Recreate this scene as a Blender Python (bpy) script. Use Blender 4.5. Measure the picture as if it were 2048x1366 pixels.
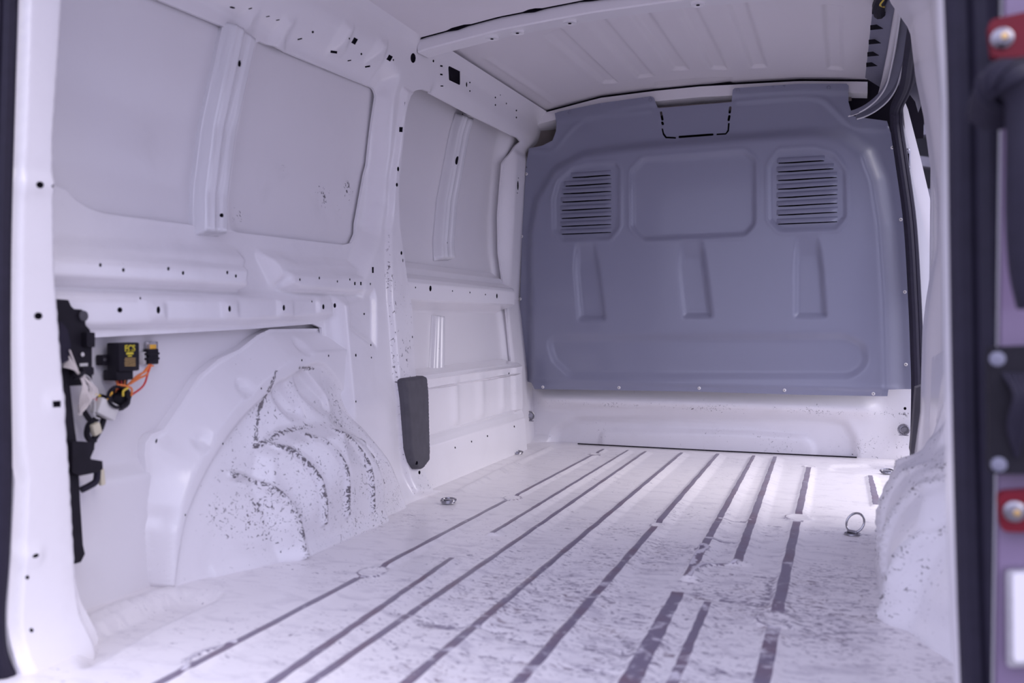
import bpy, math, random
import numpy as np
from mathutils import Vector, Matrix
from mathutils.geometry import delaunay_2d_cdt

# ------------------------------------------------------------------ camera, world, exposure
scene = bpy.context.scene
for o in list(bpy.data.objects):
    bpy.data.objects.remove(o, do_unlink=True)
FPX, CX, CY = 1793.0, 1024.0, 683.0          # focal length and centre for a 2048x1366 frame
YAW = math.radians(20.0)
PIT = math.atan(43.0 / FPX)
CAMH = 0.525
cam_data = bpy.data.cameras.new('camera')
cam = bpy.data.objects.new('camera', cam_data)
scene.collection.objects.link(cam)
cam.location = (0, 0, CAMH)
cam.rotation_euler = (math.pi / 2 - PIT, 0, YAW)
cam_data.sensor_width = 36.0
cam_data.lens = FPX / 2048.0 * 36.0
cam_data.clip_start = 0.05
cam_data.dof.use_dof = True
cam_data.dof.focus_distance = 2.9
cam_data.dof.aperture_fstop = 3.2
scene.camera = cam
scene.view_settings.view_transform = 'Standard'
scene.view_settings.look = 'None'
scene.view_settings.gamma = 1.0
scene.view_settings.use_curve_mapping = False
scene.view_settings.exposure = 0.42

world = bpy.data.worlds.new('overcast_sky')
scene.world = world
world.use_nodes = True
wn = world.node_tree
wn.nodes.clear()
w_out = wn.nodes.new('ShaderNodeOutputWorld')
w_bg = wn.nodes.new('ShaderNodeBackground')
w_tc = wn.nodes.new('ShaderNodeTexCoord')
w_sep = wn.nodes.new('ShaderNodeSeparateXYZ')
w_cr = wn.nodes.new('ShaderNodeValToRGB')
wn.links.new(w_tc.outputs['Generated'], w_sep.inputs[0])
wn.links.new(w_sep.outputs['Z'], w_cr.inputs[0])
wn.links.new(w_cr.outputs[0], w_bg.inputs[0])
wn.links.new(w_bg.outputs[0], w_out.inputs[0])
w_cr.color_ramp.elements[0].position = 0.0
w_cr.color_ramp.elements[0].color = (0.70, 0.70, 1.01, 1)
w_cr.color_ramp.elements[1].position = 0.8
w_cr.color_ramp.elements[1].color = (1.45, 1.46, 2.0, 1)
w_bg.inputs[1].default_value = 1.0

# daylight sun softened by thin cloud, coming in from the side door
sun_d = bpy.data.lights.new('sun', 'SUN')
sun_d.energy = 1.9
sun_d.angle = math.radians(55)
sun_d.color = (1.0, 0.93, 0.86)
sun = bpy.data.objects.new('sun', sun_d)
scene.collection.objects.link(sun)
sun.rotation_euler = Vector((-0.75, -0.04, -0.66)).to_track_quat('-Z', 'Y').to_euler()

# ------------------------------------------------------------------ photograph measurements -> places in the van
AX_F = np.array((-math.sin(YAW) * math.cos(PIT), math.cos(YAW) * math.cos(PIT), -math.sin(PIT)))
AX_R = np.array((math.cos(YAW), math.sin(YAW), 0.0))
AX_U = np.array((-math.sin(YAW) * math.sin(PIT), math.cos(YAW) * math.sin(PIT), math.cos(PIT)))

def rays(P):
    P = np.atleast_2d(np.array(P, float))
    a = ((P[:, 0] - CX) / FPX)[:, None]
    b = (-(P[:, 1] - CY) / FPX)[:, None]
    return AX_F + a * AX_R + b * AX_U

def at_z(P, z=0.0):
    d = rays(P); t = (z - CAMH) / d[:, 2]
    return [(float(a), float(b)) for a, b in zip(t * d[:, 0], t * d[:, 1])]      # X, Y

def at_y(P, Y):
    d = rays(P); t = Y / d[:, 1]
    return [(float(a), float(b)) for a, b in zip(t * d[:, 0], CAMH + t * d[:, 2])]  # X, Z

def at_x(P, fn):
    """Y, Z where the sight line meets the wall X = fn(Y, Z)"""
    d = rays(P)
    if not callable(fn):
        X0 = fn; fn = lambda Y, Z: np.full_like(Y, X0)
    X = np.full(len(d), -1.22)
    for _ in range(25):
        t = X / d[:, 0]
        X = 0.4 * X + 0.6 * fn(t * d[:, 1], CAMH + t * d[:, 2])
    t = X / d[:, 0]
    return [(float(a), float(b)) for a, b in zip(t * d[:, 1], CAMH + t * d[:, 2])]  # Y, Z

# ------------------------------------------------------------------ 2-D helpers
def fillet(poly, r, n=4):
    out = []; m = len(poly)
    for i in range(m):
        p0 = np.array(poly[i - 1]); p = np.array(poly[i]); p1 = np.array(poly[(i + 1) % m])
        a = p0 - p; b = p1 - p
        la, lb = np.linalg.norm(a), np.linalg.norm(b)
        if la < 1e-6 or lb < 1e-6: continue
        a /= la; b /= lb
        ang = math.acos(max(-1, min(1, float(a @ b))))
        if ang > 3.0:
            out.append(tuple(p)); continue
        k = min(r / math.tan(ang / 2), 0.45 * la, 0.45 * lb)
        s, e = p + a * k, p + b * k
        for j in range(n + 1):
            t = j / n
            q = (1 - t) ** 2 * s + 2 * t * (1 - t) * p + t * t * e
            out.append((float(q[0]), float(q[1])))
    return out

def smooth_line(pts, n=6):
    """Catmull-Rom through the points (2-D or 3-D)"""
    P = [np.array(p, float) for p in pts]
    P = [2 * P[0] - P[1]] + P + [2 * P[-1] - P[-2]]
    out = []
    for i in range(1, len(P) - 2):
        for j in range(n):
            t = j / n
            out.append(0.5 * ((2 * P[i]) + (-P[i-1] + P[i+1]) * t + (2*P[i-1] - 5*P[i] + 4*P[i+1] - P[i+2]) * t*t + (-P[i-1] + 3*P[i] - 3*P[i+1] + P[i+2]) * t**3))
    out.append(P[-2])
    return [tuple(map(float, q)) for q in out]

def inside(U, V, poly):
    P = np.array(poly); Q = np.roll(P, -1, 0)
    c = np.zeros(len(U), bool)
    for (x0, y0), (x1, y1) in zip(P, Q):
        if y0 == y1: continue
        m = (y0 > V) != (y1 > V)
        c ^= m & (U < (x1 - x0) * (V - y0) / (y1 - y0) + x0)
    return c

def dist_line(U, V, pts, closed=False):
    P = np.array(pts)
    Q = np.roll(P, -1, 0) if closed else P[1:]
    if not closed: P = P[:-1]
    best = np.full(len(U), 1e9)
    for (x0, y0), (x1, y1) in zip(P, Q):
        dx, dy = x1 - x0, y1 - y0
        L = dx * dx + dy * dy
        if L < 1e-14: continue
        t = np.clip(((U - x0) * dx + (V - y0) * dy) / L, 0, 1)
        best = np.minimum(best, (U - x0 - t * dx) ** 2 + (V - y0 - t * dy) ** 2)
    return np.sqrt(best)

def sd(U, V, poly):
    sh = U.shape if hasattr(U, 'shape') else ()
    U = np.ravel(U); V = np.ravel(V)
    d = dist_line(U, V, poly, True)
    return np.where(inside(U, V, poly), -d, d)

def S(t):
    t = np.clip(t, 0, 1); return t * t * (3 - 2 * t)

def up(U, V, poly, h, w):
    """raise by h inside poly, sloping over the width w centred on its edge"""
    return h * S(0.5 - sd(U, V, poly) / w)

def ridge(U, V, line, h, w):
    return h * S(1 - dist_line(U, V, line) / w)

def prof(T):
    a = np.array([t[0] for t in T]); b = np.array([t[1] for t in T])
    return lambda z: np.interp(z, a, b)

# ------------------------------------------------------------------ objects
def link(o, parent=None):
    scene.collection.objects.link(o)
    if parent is not None: o.parent = parent
    return o

def tag(o, label=None, cat=None, group=None, kind=None):
    if label: o['label'] = label
    if cat: o['category'] = cat
    if group: o['group'] = group
    if kind: o['kind'] = kind
    return o

def mesh_obj(name, V, F, mats, parent=None, smooth=True, mi=None, wear=None, sharp=None):
    me = bpy.data.meshes.new(name)
    me.from_pydata([tuple(v) for v in V], [], [tuple(f) for f in F])
    if not isinstance(mats, (list, tuple)): mats = [mats]
    for m in mats: me.materials.append(m)
    n = len(me.polygons)
    me.polygons.foreach_set('use_smooth', [smooth] * n)
    if mi is not None: me.polygons.foreach_set('material_index', [int(i) for i in mi])
    if wear is not None:
        at = me.attributes.new('wear', 'FLOAT', 'POINT')
        at.data.foreach_set('value', [float(w) for w in wear])
    me.update()
    if sharp is not None and smooth:
        me.set_sharp_from_angle(angle=math.radians(sharp))
    o = bpy.data.objects.new(name, me)
    return link(o, parent)

def densify(poly, sp):
    out = []
    for i in range(len(poly)):
        a = np.array(poly[i]); b = np.array(poly[(i + 1) % len(poly)])
        k = max(1, int(math.ceil(np.linalg.norm(b - a) / sp)))
        for j in range(k): out.append(tuple(a + (b - a) * j / k))
    return out

def sheet(name, outline, fn, mats, parent=None, holes=(), cups=(), sp=0.012, rim=None, back=(-1, 0, 0),
          wear=None, lines=(), flip=False, spv=None, matfn=None):
    """pressed sheet of metal: outline and through holes in 2-D, fn(U, V) -> Nx3 points.
    cups are small dark bolt holes sunk into the sheet; rim is the turned edge depth."""
    spv = spv or sp
    back = np.array(back, float)
    O = densify(outline, max(sp, spv))
    H = [densify(h, max(sp, spv)) for h in holes]
    Cc = [list(c) for c in cups]
    allL = [O] + H + Cc
    pts = []; edges = []
    for L in allL:
        b = len(pts); pts += L
        edges += [(b + i, b + (i + 1) % len(L)) for i in range(len(L))]
    for L, closed in lines:
        L2 = densify(L, sp) if closed else list(L)
        b = len(pts); pts += L2
        k = len(L2)
        edges += [(b + i, b + (i + 1) % k) for i in range(k if closed else k - 1)]
    A = np.array(O)
    u = np.arange(A[:, 0].min() + sp * .5, A[:, 0].max(), sp)
    v = np.arange(A[:, 1].min() + spv * .5, A[:, 1].max(), spv)
    G, W = np.meshgrid(u, v); G = G.copy(); G[1::2] += sp * .5
    G = G.ravel(); W = W.ravel()
    keep = inside(G, W, O)
    keep[keep] &= dist_line(G[keep], W[keep], O, True) > .4 * min(sp, spv)
    for h in H + Cc:
        hh = np.array(h)
        near = keep & (G > hh[:, 0].min() - sp) & (G < hh[:, 0].max() + sp) & (W > hh[:, 1].min() - spv) & (W < hh[:, 1].max() + spv)
        ix = np.where(near)[0]
        if len(ix):
            bad = inside(G[ix], W[ix], h) | (dist_line(G[ix], W[ix], h, True) < .4 * min(sp, spv))
            keep[ix[bad]] = False
    pts += list(zip(G[keep].tolist(), W[keep].tolist()))
    r = delaunay_2d_cdt([Vector((float(a), float(b))) for a, b in pts], edges, [], 0, 1e-7)
    P = np.array([(p[0], p[1]) for p in r[0]])
    T = np.array([f for f in r[2] if len(f) == 3])
    c = P[T].mean(1)
    ok = inside(c[:, 0], c[:, 1], O)
    for h in H + Cc:
        hh = np.array(h)
        ix = np.where(ok & (c[:, 0] > hh[:, 0].min()) & (c[:, 0] < hh[:, 0].max()) & (c[:, 1] > hh[:, 1].min()) & (c[:, 1] < hh[:, 1].max()))[0]
        if len(ix): ok[ix[inside(c[ix, 0], c[ix, 1], h)]] = False
    T = T[ok]
    X3 = np.array(fn(P[:, 0], P[:, 1]), float)
    if X3.shape[0] == 3 and X3.shape[1] != 3: X3 = X3.T
    verts = X3.tolist(); faces = T.tolist(); mi = [0] * len(faces)
    if matfn is not None:
        c = P[T].mean(1); mi = matfn(c[:, 0], c[:, 1]).astype(int).tolist()
    ww = (wear(P[:, 0], P[:, 1]) if wear is not None else np.zeros(len(P))).tolist()
    if rim:
        for L in [O] + H:
            A2 = np.array(L); B = np.array(fn(A2[:, 0], A2[:, 1]), float)
            if B.shape[0] == 3 and B.shape[1] != 3: B = B.T
            k = len(L); b0 = len(verts)
            verts += B.tolist() + (B + back * rim).tolist(); ww += [0] * (2 * k)
            for i in range(k):
                j = (i + 1) % k
                faces.append((b0 + i, b0 + j, b0 + k + j, b0 + k + i)); mi.append(0)
    for L in Cc:
        A2 = np.array(L); B = np.array(fn(A2[:, 0], A2[:, 1]), float)
        if B.shape[0] == 3 and B.shape[1] != 3: B = B.T
        k = len(L); b0 = len(verts)
        verts += B.tolist() + (B + back * 0.0012).tolist() + (B + back * 0.006).tolist(); ww += [0] * (3 * k)
        for i in range(k):
            j = (i + 1) % k
            faces.append((b0 + i, b0 + j, b0 + k + j, b0 + k + i)); mi.append(0)
            faces.append((b0 + k + i, b0 + k + j, b0 + 2 * k + j, b0 + 2 * k + i)); mi.append(1)
        faces.append(tuple(b0 + 2 * k + i for i in range(k))); mi.append(1)
    if flip: faces = [tuple(reversed(f)) for f in faces]
    if not isinstance(mats, (list, tuple)): mats = [mats]
    if len(mats) == 1: mats = [mats[0], M['cavity']]
    return mesh_obj(name, verts, faces, mats, parent, True, mi, ww)

def ell(x, y, rx, ry, rot=0, n=12, sq=False):
    """outline of a hole in the photograph: centre, half sizes, tilt in degrees"""
    c, s = math.cos(math.radians(rot)), math.sin(math.radians(rot))
    out = []
    if sq: Q = [(-rx, -ry), (rx, -ry), (rx, ry), (-rx, ry)]
    else: Q = [(rx * math.cos(2 * math.pi * i / n), ry * math.sin(2 * math.pi * i / n)) for i in range(n)]
    for a, b in Q: out.append((x + a * c - b * s, y + a * s + b * c))
    return out

class MB:
    """collects simple solids for one mesh"""
    def __init__(s): s.V = []; s.F = []
    def add(s, V, F):
        b = len(s.V); s.V += [tuple(v) for v in V]; s.F += [tuple(b + i for i in f) for f in F]; return s
    def box(s, c, d, rot=None, bev=0.0):
        x, y, z = [k / 2 for k in d]
        if bev <= 0:
            V = [(-x,-y,-z),(x,-y,-z),(x,y,-z),(-x,y,-z),(-x,-y,z),(x,-y,z),(x,y,z),(-x,y,z)]
            F = [(0,3,2,1),(4,5,6,7),(0,1,5,4),(1,2,6,5),(2,3,7,6),(3,0,4,7)]
        else:
            bb = min(bev, x*.9, y*.9, z*.9); V = []; F = []
            import bmesh
            bm = bmesh.new(); bmesh.ops.create_cube(bm, size=1)
            for v in bm.verts: v.co = Vector((v.co.x*2*x, v.co.y*2*y, v.co.z*2*z))
            bmesh.ops.bevel(bm, geom=bm.edges[:], offset=bb, segments=2, affect='EDGES', profile=.5)
            bm.verts.index_update()
            V = [tuple(v.co) for v in bm.verts]; F = [[v.index for v in f.verts] for f in bm.faces]; bm.free()
        R = Matrix(rot) if rot is not None else Matrix.Identity(3)
        return s.add([tuple(R @ Vector(v) + Vector(c)) for v in V], F)
    def tube(s, pts, r, n=8, cap=True, flat=1.0, side=None):
        P = [Vector(p) for p in pts]; rr = r if isinstance(r, (list, tuple)) else [r] * len(P)
        V = []; F = []; prev = None
        for i, p in enumerate(P):
            t = (P[min(i + 1, len(P) - 1)] - P[max(i - 1, 0)]).normalized()
            if prev is None:
                a = Vector(side) if side else (Vector((0, 0, 1)) if abs(t.z) < .9 else Vector((1, 0, 0)))
            else: a = prev
            a = (a - t * a.dot(t)).normalized(); prev = a
            b = t.cross(a)
            for k in range(n):
                w = 2 * math.pi * k / n
                V.append(p + a * (math.cos(w) * rr[i]) + b * (math.sin(w) * rr[i] * flat))
        m = len(P)
        for i in range(m - 1):
            for k in range(n):
                F.append((i*n+k, i*n+(k+1)%n, (i+1)*n+(k+1)%n, (i+1)*n+k))
        if cap: F += [tuple(reversed(range(n))), tuple((m-1)*n + k for k in range(n))]
        return s.add(V, F)
    def ring(s, c, R, r, nrm, n=24, m=8, sx=1.0, up_=None):
        N = Vector(nrm).normalized(); A = Vector(up_) if up_ else (Vector((1,0,0)) if abs(N.x) < .9 else Vector((0,1,0)))
        A = (A - N * A.dot(N)).normalized(); B = N.cross(A); V = []; F = []
        for i in range(n):
            w = 2*math.pi*i/n; rad = (A*math.cos(w)*sx + B*math.sin(w)); ctr = Vector(c) + rad*R; rd = rad.normalized()
            for j in range(m):
                q = 2*math.pi*j/m; V.append(ctr + rd*(math.cos(q)*r) + N*(math.sin(q)*r))
        for i in range(n):
            for j in range(m): F.append((i*m+j, ((i+1)%n)*m+j, ((i+1)%n)*m+(j+1)%m, i*m+(j+1)%m))
        return s.add(V, F)
    def lathe(s, c, axis, prof_, n=16):
        N = Vector(axis).normalized(); A = Vector((1,0,0)) if abs(N.x) < .9 else Vector((0,1,0))
        A = (A - N*A.dot(N)).normalized(); B = N.cross(A); V = []; F = []
        for r, h in prof_:
            for k in range(n):
                w = 2*math.pi*k/n; V.append(Vector(c) + N*h + (A*math.cos(w) + B*math.sin(w))*r)
        for i in range(len(prof_)-1):
            for k in range(n): F.append((i*n+k, i*n+(k+1)%n, (i+1)*n+(k+1)%n, (i+1)*n+k))
        F += [tuple(reversed(range(n))), tuple((len(prof_)-1)*n+k for k in range(n))]
        return s.add(V, F)
    def prism(s, poly3, off):
        k = len(poly3); o = Vector(off)
        V = [Vector(p) for p in poly3] + [Vector(p) + o for p in poly3]
        F = [tuple(range(k)), tuple(reversed(range(k, 2*k)))] + [(i, k+i, k+(i+1)%k, (i+1)%k) for i in range(k)]
        return s.add(V, F)
    def build(s, name, mat, parent=None, smooth=True, sharp=35):
        return mesh_obj(name, s.V, s.F, mat, parent, smooth, sharp=sharp)

# ------------------------------------------------------------------ materials
M = {}
def principled(name, col, rough=.5, metal=0.0, coat=0.0, spec=.5):
    m = bpy.data.materials.new(name); m.use_nodes = True
    b = m.node_tree.nodes['Principled BSDF']
    b.inputs['Base Color'].default_value = (*col, 1)
    b.inputs['Roughness'].default_value = rough
    b.inputs['Metallic'].default_value = metal
    b.inputs['Coat Weight'].default_value = coat
    b.inputs['Coat Roughness'].default_value = .08
    b.inputs['Specular IOR Level'].default_value = spec
    M[name] = m
    return m, m.node_tree, b

def mottled(name, col, rough=.5, metal=0.0, amt=.15, scale=40, coat=0.0, spec=.5):
    m, nt, b = principled(name, col, rough, metal, coat, spec)
    tc = nt.nodes.new('ShaderNodeTexCoord'); n = nt.nodes.new('ShaderNodeTexNoise')
    n.inputs['Scale'].default_value = scale; n.inputs['Detail'].default_value = 5
    nt.links.new(tc.outputs['Object'], n.inputs['Vector'])
    mx = nt.nodes.new('ShaderNodeMix'); mx.data_type = 'RGBA'
    mx.inputs['A'].default_value = tuple(c * (1 - amt) for c in col) + (1,)
    mx.inputs['B'].default_value = tuple(min(1, c * (1 + amt)) for c in col) + (1,)
    nt.links.new(n.outputs['Fac'], mx.inputs['Factor'])
    nt.links.new(mx.outputs['Result'], b.inputs['Base Color'])
    return m

def paint(name, col, rough=.3, coat=.3, base_thr=.70, scale=30, sharp=22, ndist=1.2, stretch=(1, 1, 1), mark=(.16, .145, .16), rust=.25, dust=.1, gain=.40,
          dustcol=(.50, .47, .47), lo=5, dscale=7, dth=.46, dgain=4.0, wgain=.45):
    """body paint with chips, scuffs and grime; the 'wear' attribute says where it is worn"""
    m, nt, b = principled(name, col, rough, 0, coat)
    L = nt.links.new; N = nt.nodes.new
    tc = N('ShaderNodeTexCoord'); mp = N('ShaderNodeMapping'); mp.inputs['Scale'].default_value = stretch
    L(tc.outputs['Object'], mp.inputs[0])
    at = N('ShaderNodeAttribute'); at.attribute_name = 'wear'
    def noise(sc, det, rg=.6, dist=0.0, src=mp.outputs[0]):
        n = N('ShaderNodeTexNoise'); n.inputs['Scale'].default_value = sc; n.inputs['Detail'].default_value = det
        n.inputs['Roughness'].default_value = rg; n.inputs['Distortion'].default_value = dist
        L(src, n.inputs['Vector']); return n.outputs['Fac']
    def math_(op, a, c, clamp=False):
        n = N('ShaderNodeMath'); n.operation = op; n.use_clamp = clamp
        for i, v in enumerate((a, c)):
            if isinstance(v, (int, float)): n.inputs[i].default_value = v
            else: L(v, n.inputs[i])
        return n.outputs[0]
    n1 = noise(scale, 7, .6, ndist)
    n2 = noise(lo, 3, .5, 0, tc.outputs['Object'])
    thr = math_('SUBTRACT', base_thr, math_('MULTIPLY', at.outputs['Fac'], gain))
    thr = math_('SUBTRACT', thr, math_('MULTIPLY', math_('SUBTRACT', n2, .5), .30))
    mask = math_('MULTIPLY', math_('SUBTRACT', n1, thr), sharp, True)
    # colour of bare metal, primer and rust
    n3 = noise(12, 2, .5, 0, tc.outputs['Object'])
    mk = N('ShaderNodeMix'); mk.data_type = 'RGBA'
    mk.inputs['A'].default_value = (*mark, 1); mk.inputs['B'].default_value = (.22, .11, .08, 1)
    L(math_('MULTIPLY', math_('MULTIPLY', math_('SUBTRACT', n3, .52), 6, True), rust), mk.inputs['Factor'])
    # grime film
    n4 = noise(dscale, 6, .62, .6)
    dm = math_('MULTIPLY', math_('MULTIPLY', math_('SUBTRACT', n4, dth), dgain, True),
               math_('ADD', dust, math_('MULTIPLY', at.outputs['Fac'], wgain)), True)
    d = N('ShaderNodeMix'); d.data_type = 'RGBA'
    d.inputs['A'].default_value = (*col, 1); d.inputs['B'].default_value = (*dustcol, 1)
    L(dm, d.inputs['Factor'])
    f = N('ShaderNodeMix'); f.data_type = 'RGBA'
    L(d.outputs['Result'], f.inputs['A']); L(mk.outputs['Result'], f.inputs['B']); L(mask, f.inputs['Factor'])
    L(f.outputs['Result'], b.inputs['Base Color'])
    r = math_('ADD', rough, math_('MULTIPLY', math_('ADD', mask, dm), .22))
    L(r, b.inputs['Roughness'])
    bp = N('ShaderNodeBump'); bp.inputs['Strength'].default_value = .25; bp.inputs['Distance'].default_value = .0006
    bp.invert = True; L(mask, bp.inputs['Height']); L(bp.outputs[0], b.inputs['Normal'])
    return m

WHITE = (.87, .845, .87)
paint('white_paint', WHITE, .28, .5, .80, 70, dust=.03, rust=.2)
paint('scuffed_white_paint', WHITE, .28, .4, .725, 60, ndist=2.6, dust=.06, rust=.15)
paint('skin_paint', (.80, .775, .80), .38, .15, .84, 80, dust=.03, rust=.1)
paint('roof_paint', (.77, .735, .765), .42, .1, .9, 20, dust=.03, rust=.0)
paint('floor_paint', (.87, .835, .845), .33, .2, .645, 52, sharp=12, ndist=1.3, stretch=(1.0, 2.3, 1), mark=(.27, .24, .30), rust=.35, dust=.25, gain=.26, dustcol=(.42, .385, .45), lo=4.0, dscale=13, dth=.50, dgain=5.0, wgain=1.0)
paint('crown_paint', (.205, .175, .235), .36, .2, .70, 26, sharp=8, ndist=.5, stretch=(1, 1.0, 1), mark=(.66, .63, .68), rust=0, dust=.5, dustcol=(.20, .11, .13), lo=3.0, dscale=9)
paint('bulkhead_paint', (.235, .240, .325), .30, .35, .82, 60, mark=(.42, .40, .45), dust=.10, rust=.1, dustcol=(.24, .25, .32), dscale=3)
principled('cavity', (.012, .010, .016), .9, 0, 0, .1)
mottled('black_plastic', (.014, .012, .018), .55, 0, .3, 60, spec=.2)
mottled('black_rubber', (.020, .017, .032), .62, 0, .25, 50, spec=.25)
mottled('grey_rubber', (.085, .08, .095), .7, 0, .3, 30)
mottled('zinc', (.62, .61, .64), .32, 1.0, .2, 80)
mottled('dark_steel', (.30, .29, .32), .35, 1.0, .3, 80)
mottled('ring_steel', (.36, .35, .38), .22, 1.0, .35, 120)
mottled('rivet_white', (.80, .77, .76), .4, 0, .05, 60)
mottled('shaded_red', (.15, .004, .014), .5, 0, .15, 30, spec=.3)  # bracket red, with the open rear door's shade put into the colour
mottled('brass', (.75, .50, .20), .35, 1.0, .2, 60)
mottled('wire_cream', (.72, .66, .62), .45, 0, .08, 90)
mottled('wire_red', (.62, .05, .04), .4, 0, .1, 90)
mottled('wire_orange', (.80, .22, .05), .4, 0, .1, 90)
mottled('wire_yellow', (.75, .55, .06), .4, 0, .1, 90)
mottled('label_yellow', (.70, .58, .03), .5, 0, .1, 90)
mottled('fuse_orange', (.85, .45, .03), .35, 0, .05, 90)
mottled('nylon', (.70, .68, .66), .45, 0, .06, 60)
mottled('clear_plastic', (.72, .72, .78), .15, 0, .03, 60)
M['clear_plastic'].node_tree.nodes['Principled BSDF'].inputs['Transmission Weight'].default_value = .7
mottled('tape', (.70, .64, .48), .6, 0, .1, 60)
mottled('rail_grey', (.20, .20, .26), .5, 0, .12, 20)
mottled('brown_bar', (.26, .22, .20), .5, 0, .2, 20)
mottled('asphalt', (.20, .19, .205), .9, 0, .2, 6)
mottled('shed_dark', (.035, .033, .042), .8, 0, .3, 6)
mottled('shed_edge', (.16, .15, .18), .6, 0, .3, 6)
mottled('shaded_jamb', (.20, .145, .235), .4, 0, .03, 10, coat=.3)  # mauve darkened to hold the shade of the open rear door, which isn't modelled
mottled('post_paint', (.80, .785, .815), .16, 0, .02, 10, coat=.5)
mottled('jamb_paint', (.80, .785, .815), .3, 0, .02, 10, coat=.4)
# ------------------------------------------------------------------ shapes of the body
XI = prof([(-.1, -1.175), (0, -1.18), (.3, -1.195), (.55, -1.225), (.8, -1.262), (.95, -1.262), (1.2, -1.235), (1.35, -1.20), (1.45, -1.13)])
ZC = prof([(-1.40, 1.33), (-1.25, 1.395), (-1.214, 1.403), (-.931, 1.452), (-.7, 1.461), (-.524, 1.463), (-.146, 1.450), (.086, 1.427), (.2, 1.41)])     # front roof
ZR = prof([(-1.3, 1.34), (-1.182, 1.374), (-.933, 1.407), (-.662, 1.425), (-.4, 1.430), (-.1, 1.42), (.1, 1.40), (.25, 1.37)])              # rear roof
MIR = -1.02                                                    # the van is symmetrical about x = -0.51

# floor --------------------------------------------------------------------
def strip(x, y0, y1, w0, w1=None):
    w1 = w1 or w0
    return [(x - w0/2, y0), (x + w0/2, y0), (x + w1/2, y1), (x - w1/2, y1)]
ribs = []
def rib(x0, y0, x1, y1, wl, wr, h=.006, bulges=()):
    """raised rib: worn crown of width wl, flank to the right of width wr"""
    ribs.append((x0, y0, x1, y1, wl, wr, h, bulges))
rib(-.912, .95, -.885, 3.53, .017, .014, .005, ((1.638, .030), (2.463, .026), (3.38, .022)))
rib(-.790, 2.03, -.785, 3.53, .014, .020)
rib(-.752, .95, -.789, 1.80, .020, .016)
rib(-.706, .95, -.712, 3.52, .017, .022)
rib(-.576, .95, -.571, 3.53, .019, .024, .007)
rib(-.424, .95, -.434, 3.54, .021, .026, .008, ((2.262, .018),))
rib(-.282, 1.81, -.299, 3.54, .020, .026, .008)
rib(-.273, .95, -.283, 1.72, .038, .016, .006)
rib(-.199, 1.96, -.221, 3.54, .022, .026, .008)
rib(-.216, .95, -.222, 1.68, .022, .016, .006)
rib(-.100, .95, -.094, 3.36, .026, .014, .006, ((1.617, .034), (2.477, .034), (3.36, .02)))
rib(.106, 2.71, .104, 3.23, .022, .018, .006)
rib_polys = []; crown_polys = []; disc = []
for x0, y0, x1, y1, wl, wr, h, bl in ribs:
    sl = .006
    wn = wl * .95 if wl < .03 else wl * .95; wf_ = wl * .62
    L_ = [(x0 + (x1 - x0) * t - (wn + (wf_ - wn) * t) / 2 + .0006 * math.sin(37 * t * (y1 - y0) + x0 * 90) + .0006 * math.sin(113 * t * (y1 - y0)), y0 + (y1 - .015 - y0) * t) for t in [i / 60 for i in range(61)]]
    R_ = [(x0 + (x1 - x0) * t + (wn + (wf_ - wn) * t) / 2 + .0006 * math.sin(29 * t * (y1 - y0) + x0 * 50) + .0007 * math.sin(97 * t * (y1 - y0)), y0 + (y1 - .015 - y0) * t) for t in [i / 60 for i in range(61)]]
    crown_polys.append(R_ + L_[::-1])
    rib_polys.append([(x0 - wl/2 - sl, y0 - .01), (x0 + wl/2 + wr, y0 - .01), (x1 + wl/2 + wr, y1 - .02), (x1 + wr * .4, y1 + .012), (x1 - wl/2 - sl, y1 - .01)])
    for yb, rb in bl: disc.append((x0 + (x1 - x0) * (yb - y0) / (y1 - y0), yb, rb))
floor_lines = []      # shallow pressed outlines on the floor
for pl in ([(1095, 1212), (1220, 1250), (1228, 1255), (1000, 1200)],):
    pass
press = [at_z([(785, 1225), (870, 1250), (1010, 1268)]), at_z([(845, 1250), (1000, 1265)]), at_z([(1000, 1275), (1090, 1290)]),
         at_z([(1135, 1290), (1245, 1305)]), at_z([(930, 1305), (1050, 1325)]), at_z([(1215, 1300), (1250, 1310)]),
         at_z([(1400, 1150), (1500, 1150), (1545, 1155), (1530, 1210), (1392, 1195), (1400, 1160)]),
         at_z([(1410, 1340), (1500, 1350)]), at_z([(1650, 1225), (1745, 1240)]),
         at_z([(1100, 1335), (1230, 1350)])]
worn_curve = smooth_line(at_z([(1473, 1128), (1468, 1130), (1440, 1129), (1410, 1133), (1392, 1145), (1378, 1160)]), 5)
worn_curve2 = smooth_line(at_z([(1392, 1100), (1405, 1096), (1415, 1102), (1408, 1108), (1392, 1112), (1382, 1135)]), 5)
worn_loop = smooth_line(at_z([(372, 1348), (373, 1332), (380, 1320), (400, 1308), (430, 1298), (470, 1290)]), 6)
cross_step = at_z([(1443, 1042), (1500, 1045)])
cross_step2 = at_z([(1412, 1081), (1478, 1086)])
left_tray = at_z([(168, 1262), (300, 1203), (375, 1178), (440, 1186), (432, 1196), (300, 1255), (175, 1330)])
left_lip = at_z([(165, 1335), (300, 1265), (440, 1190)])
side_ridge = at_z([(1100, 897), (1000, 943), (920, 985)])
oval = fillet(at_z([(1662, 938), (1668, 930), (1740, 929), (1775, 938), (1778, 946), (1700, 946), (1664, 942)]), .02)
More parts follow.
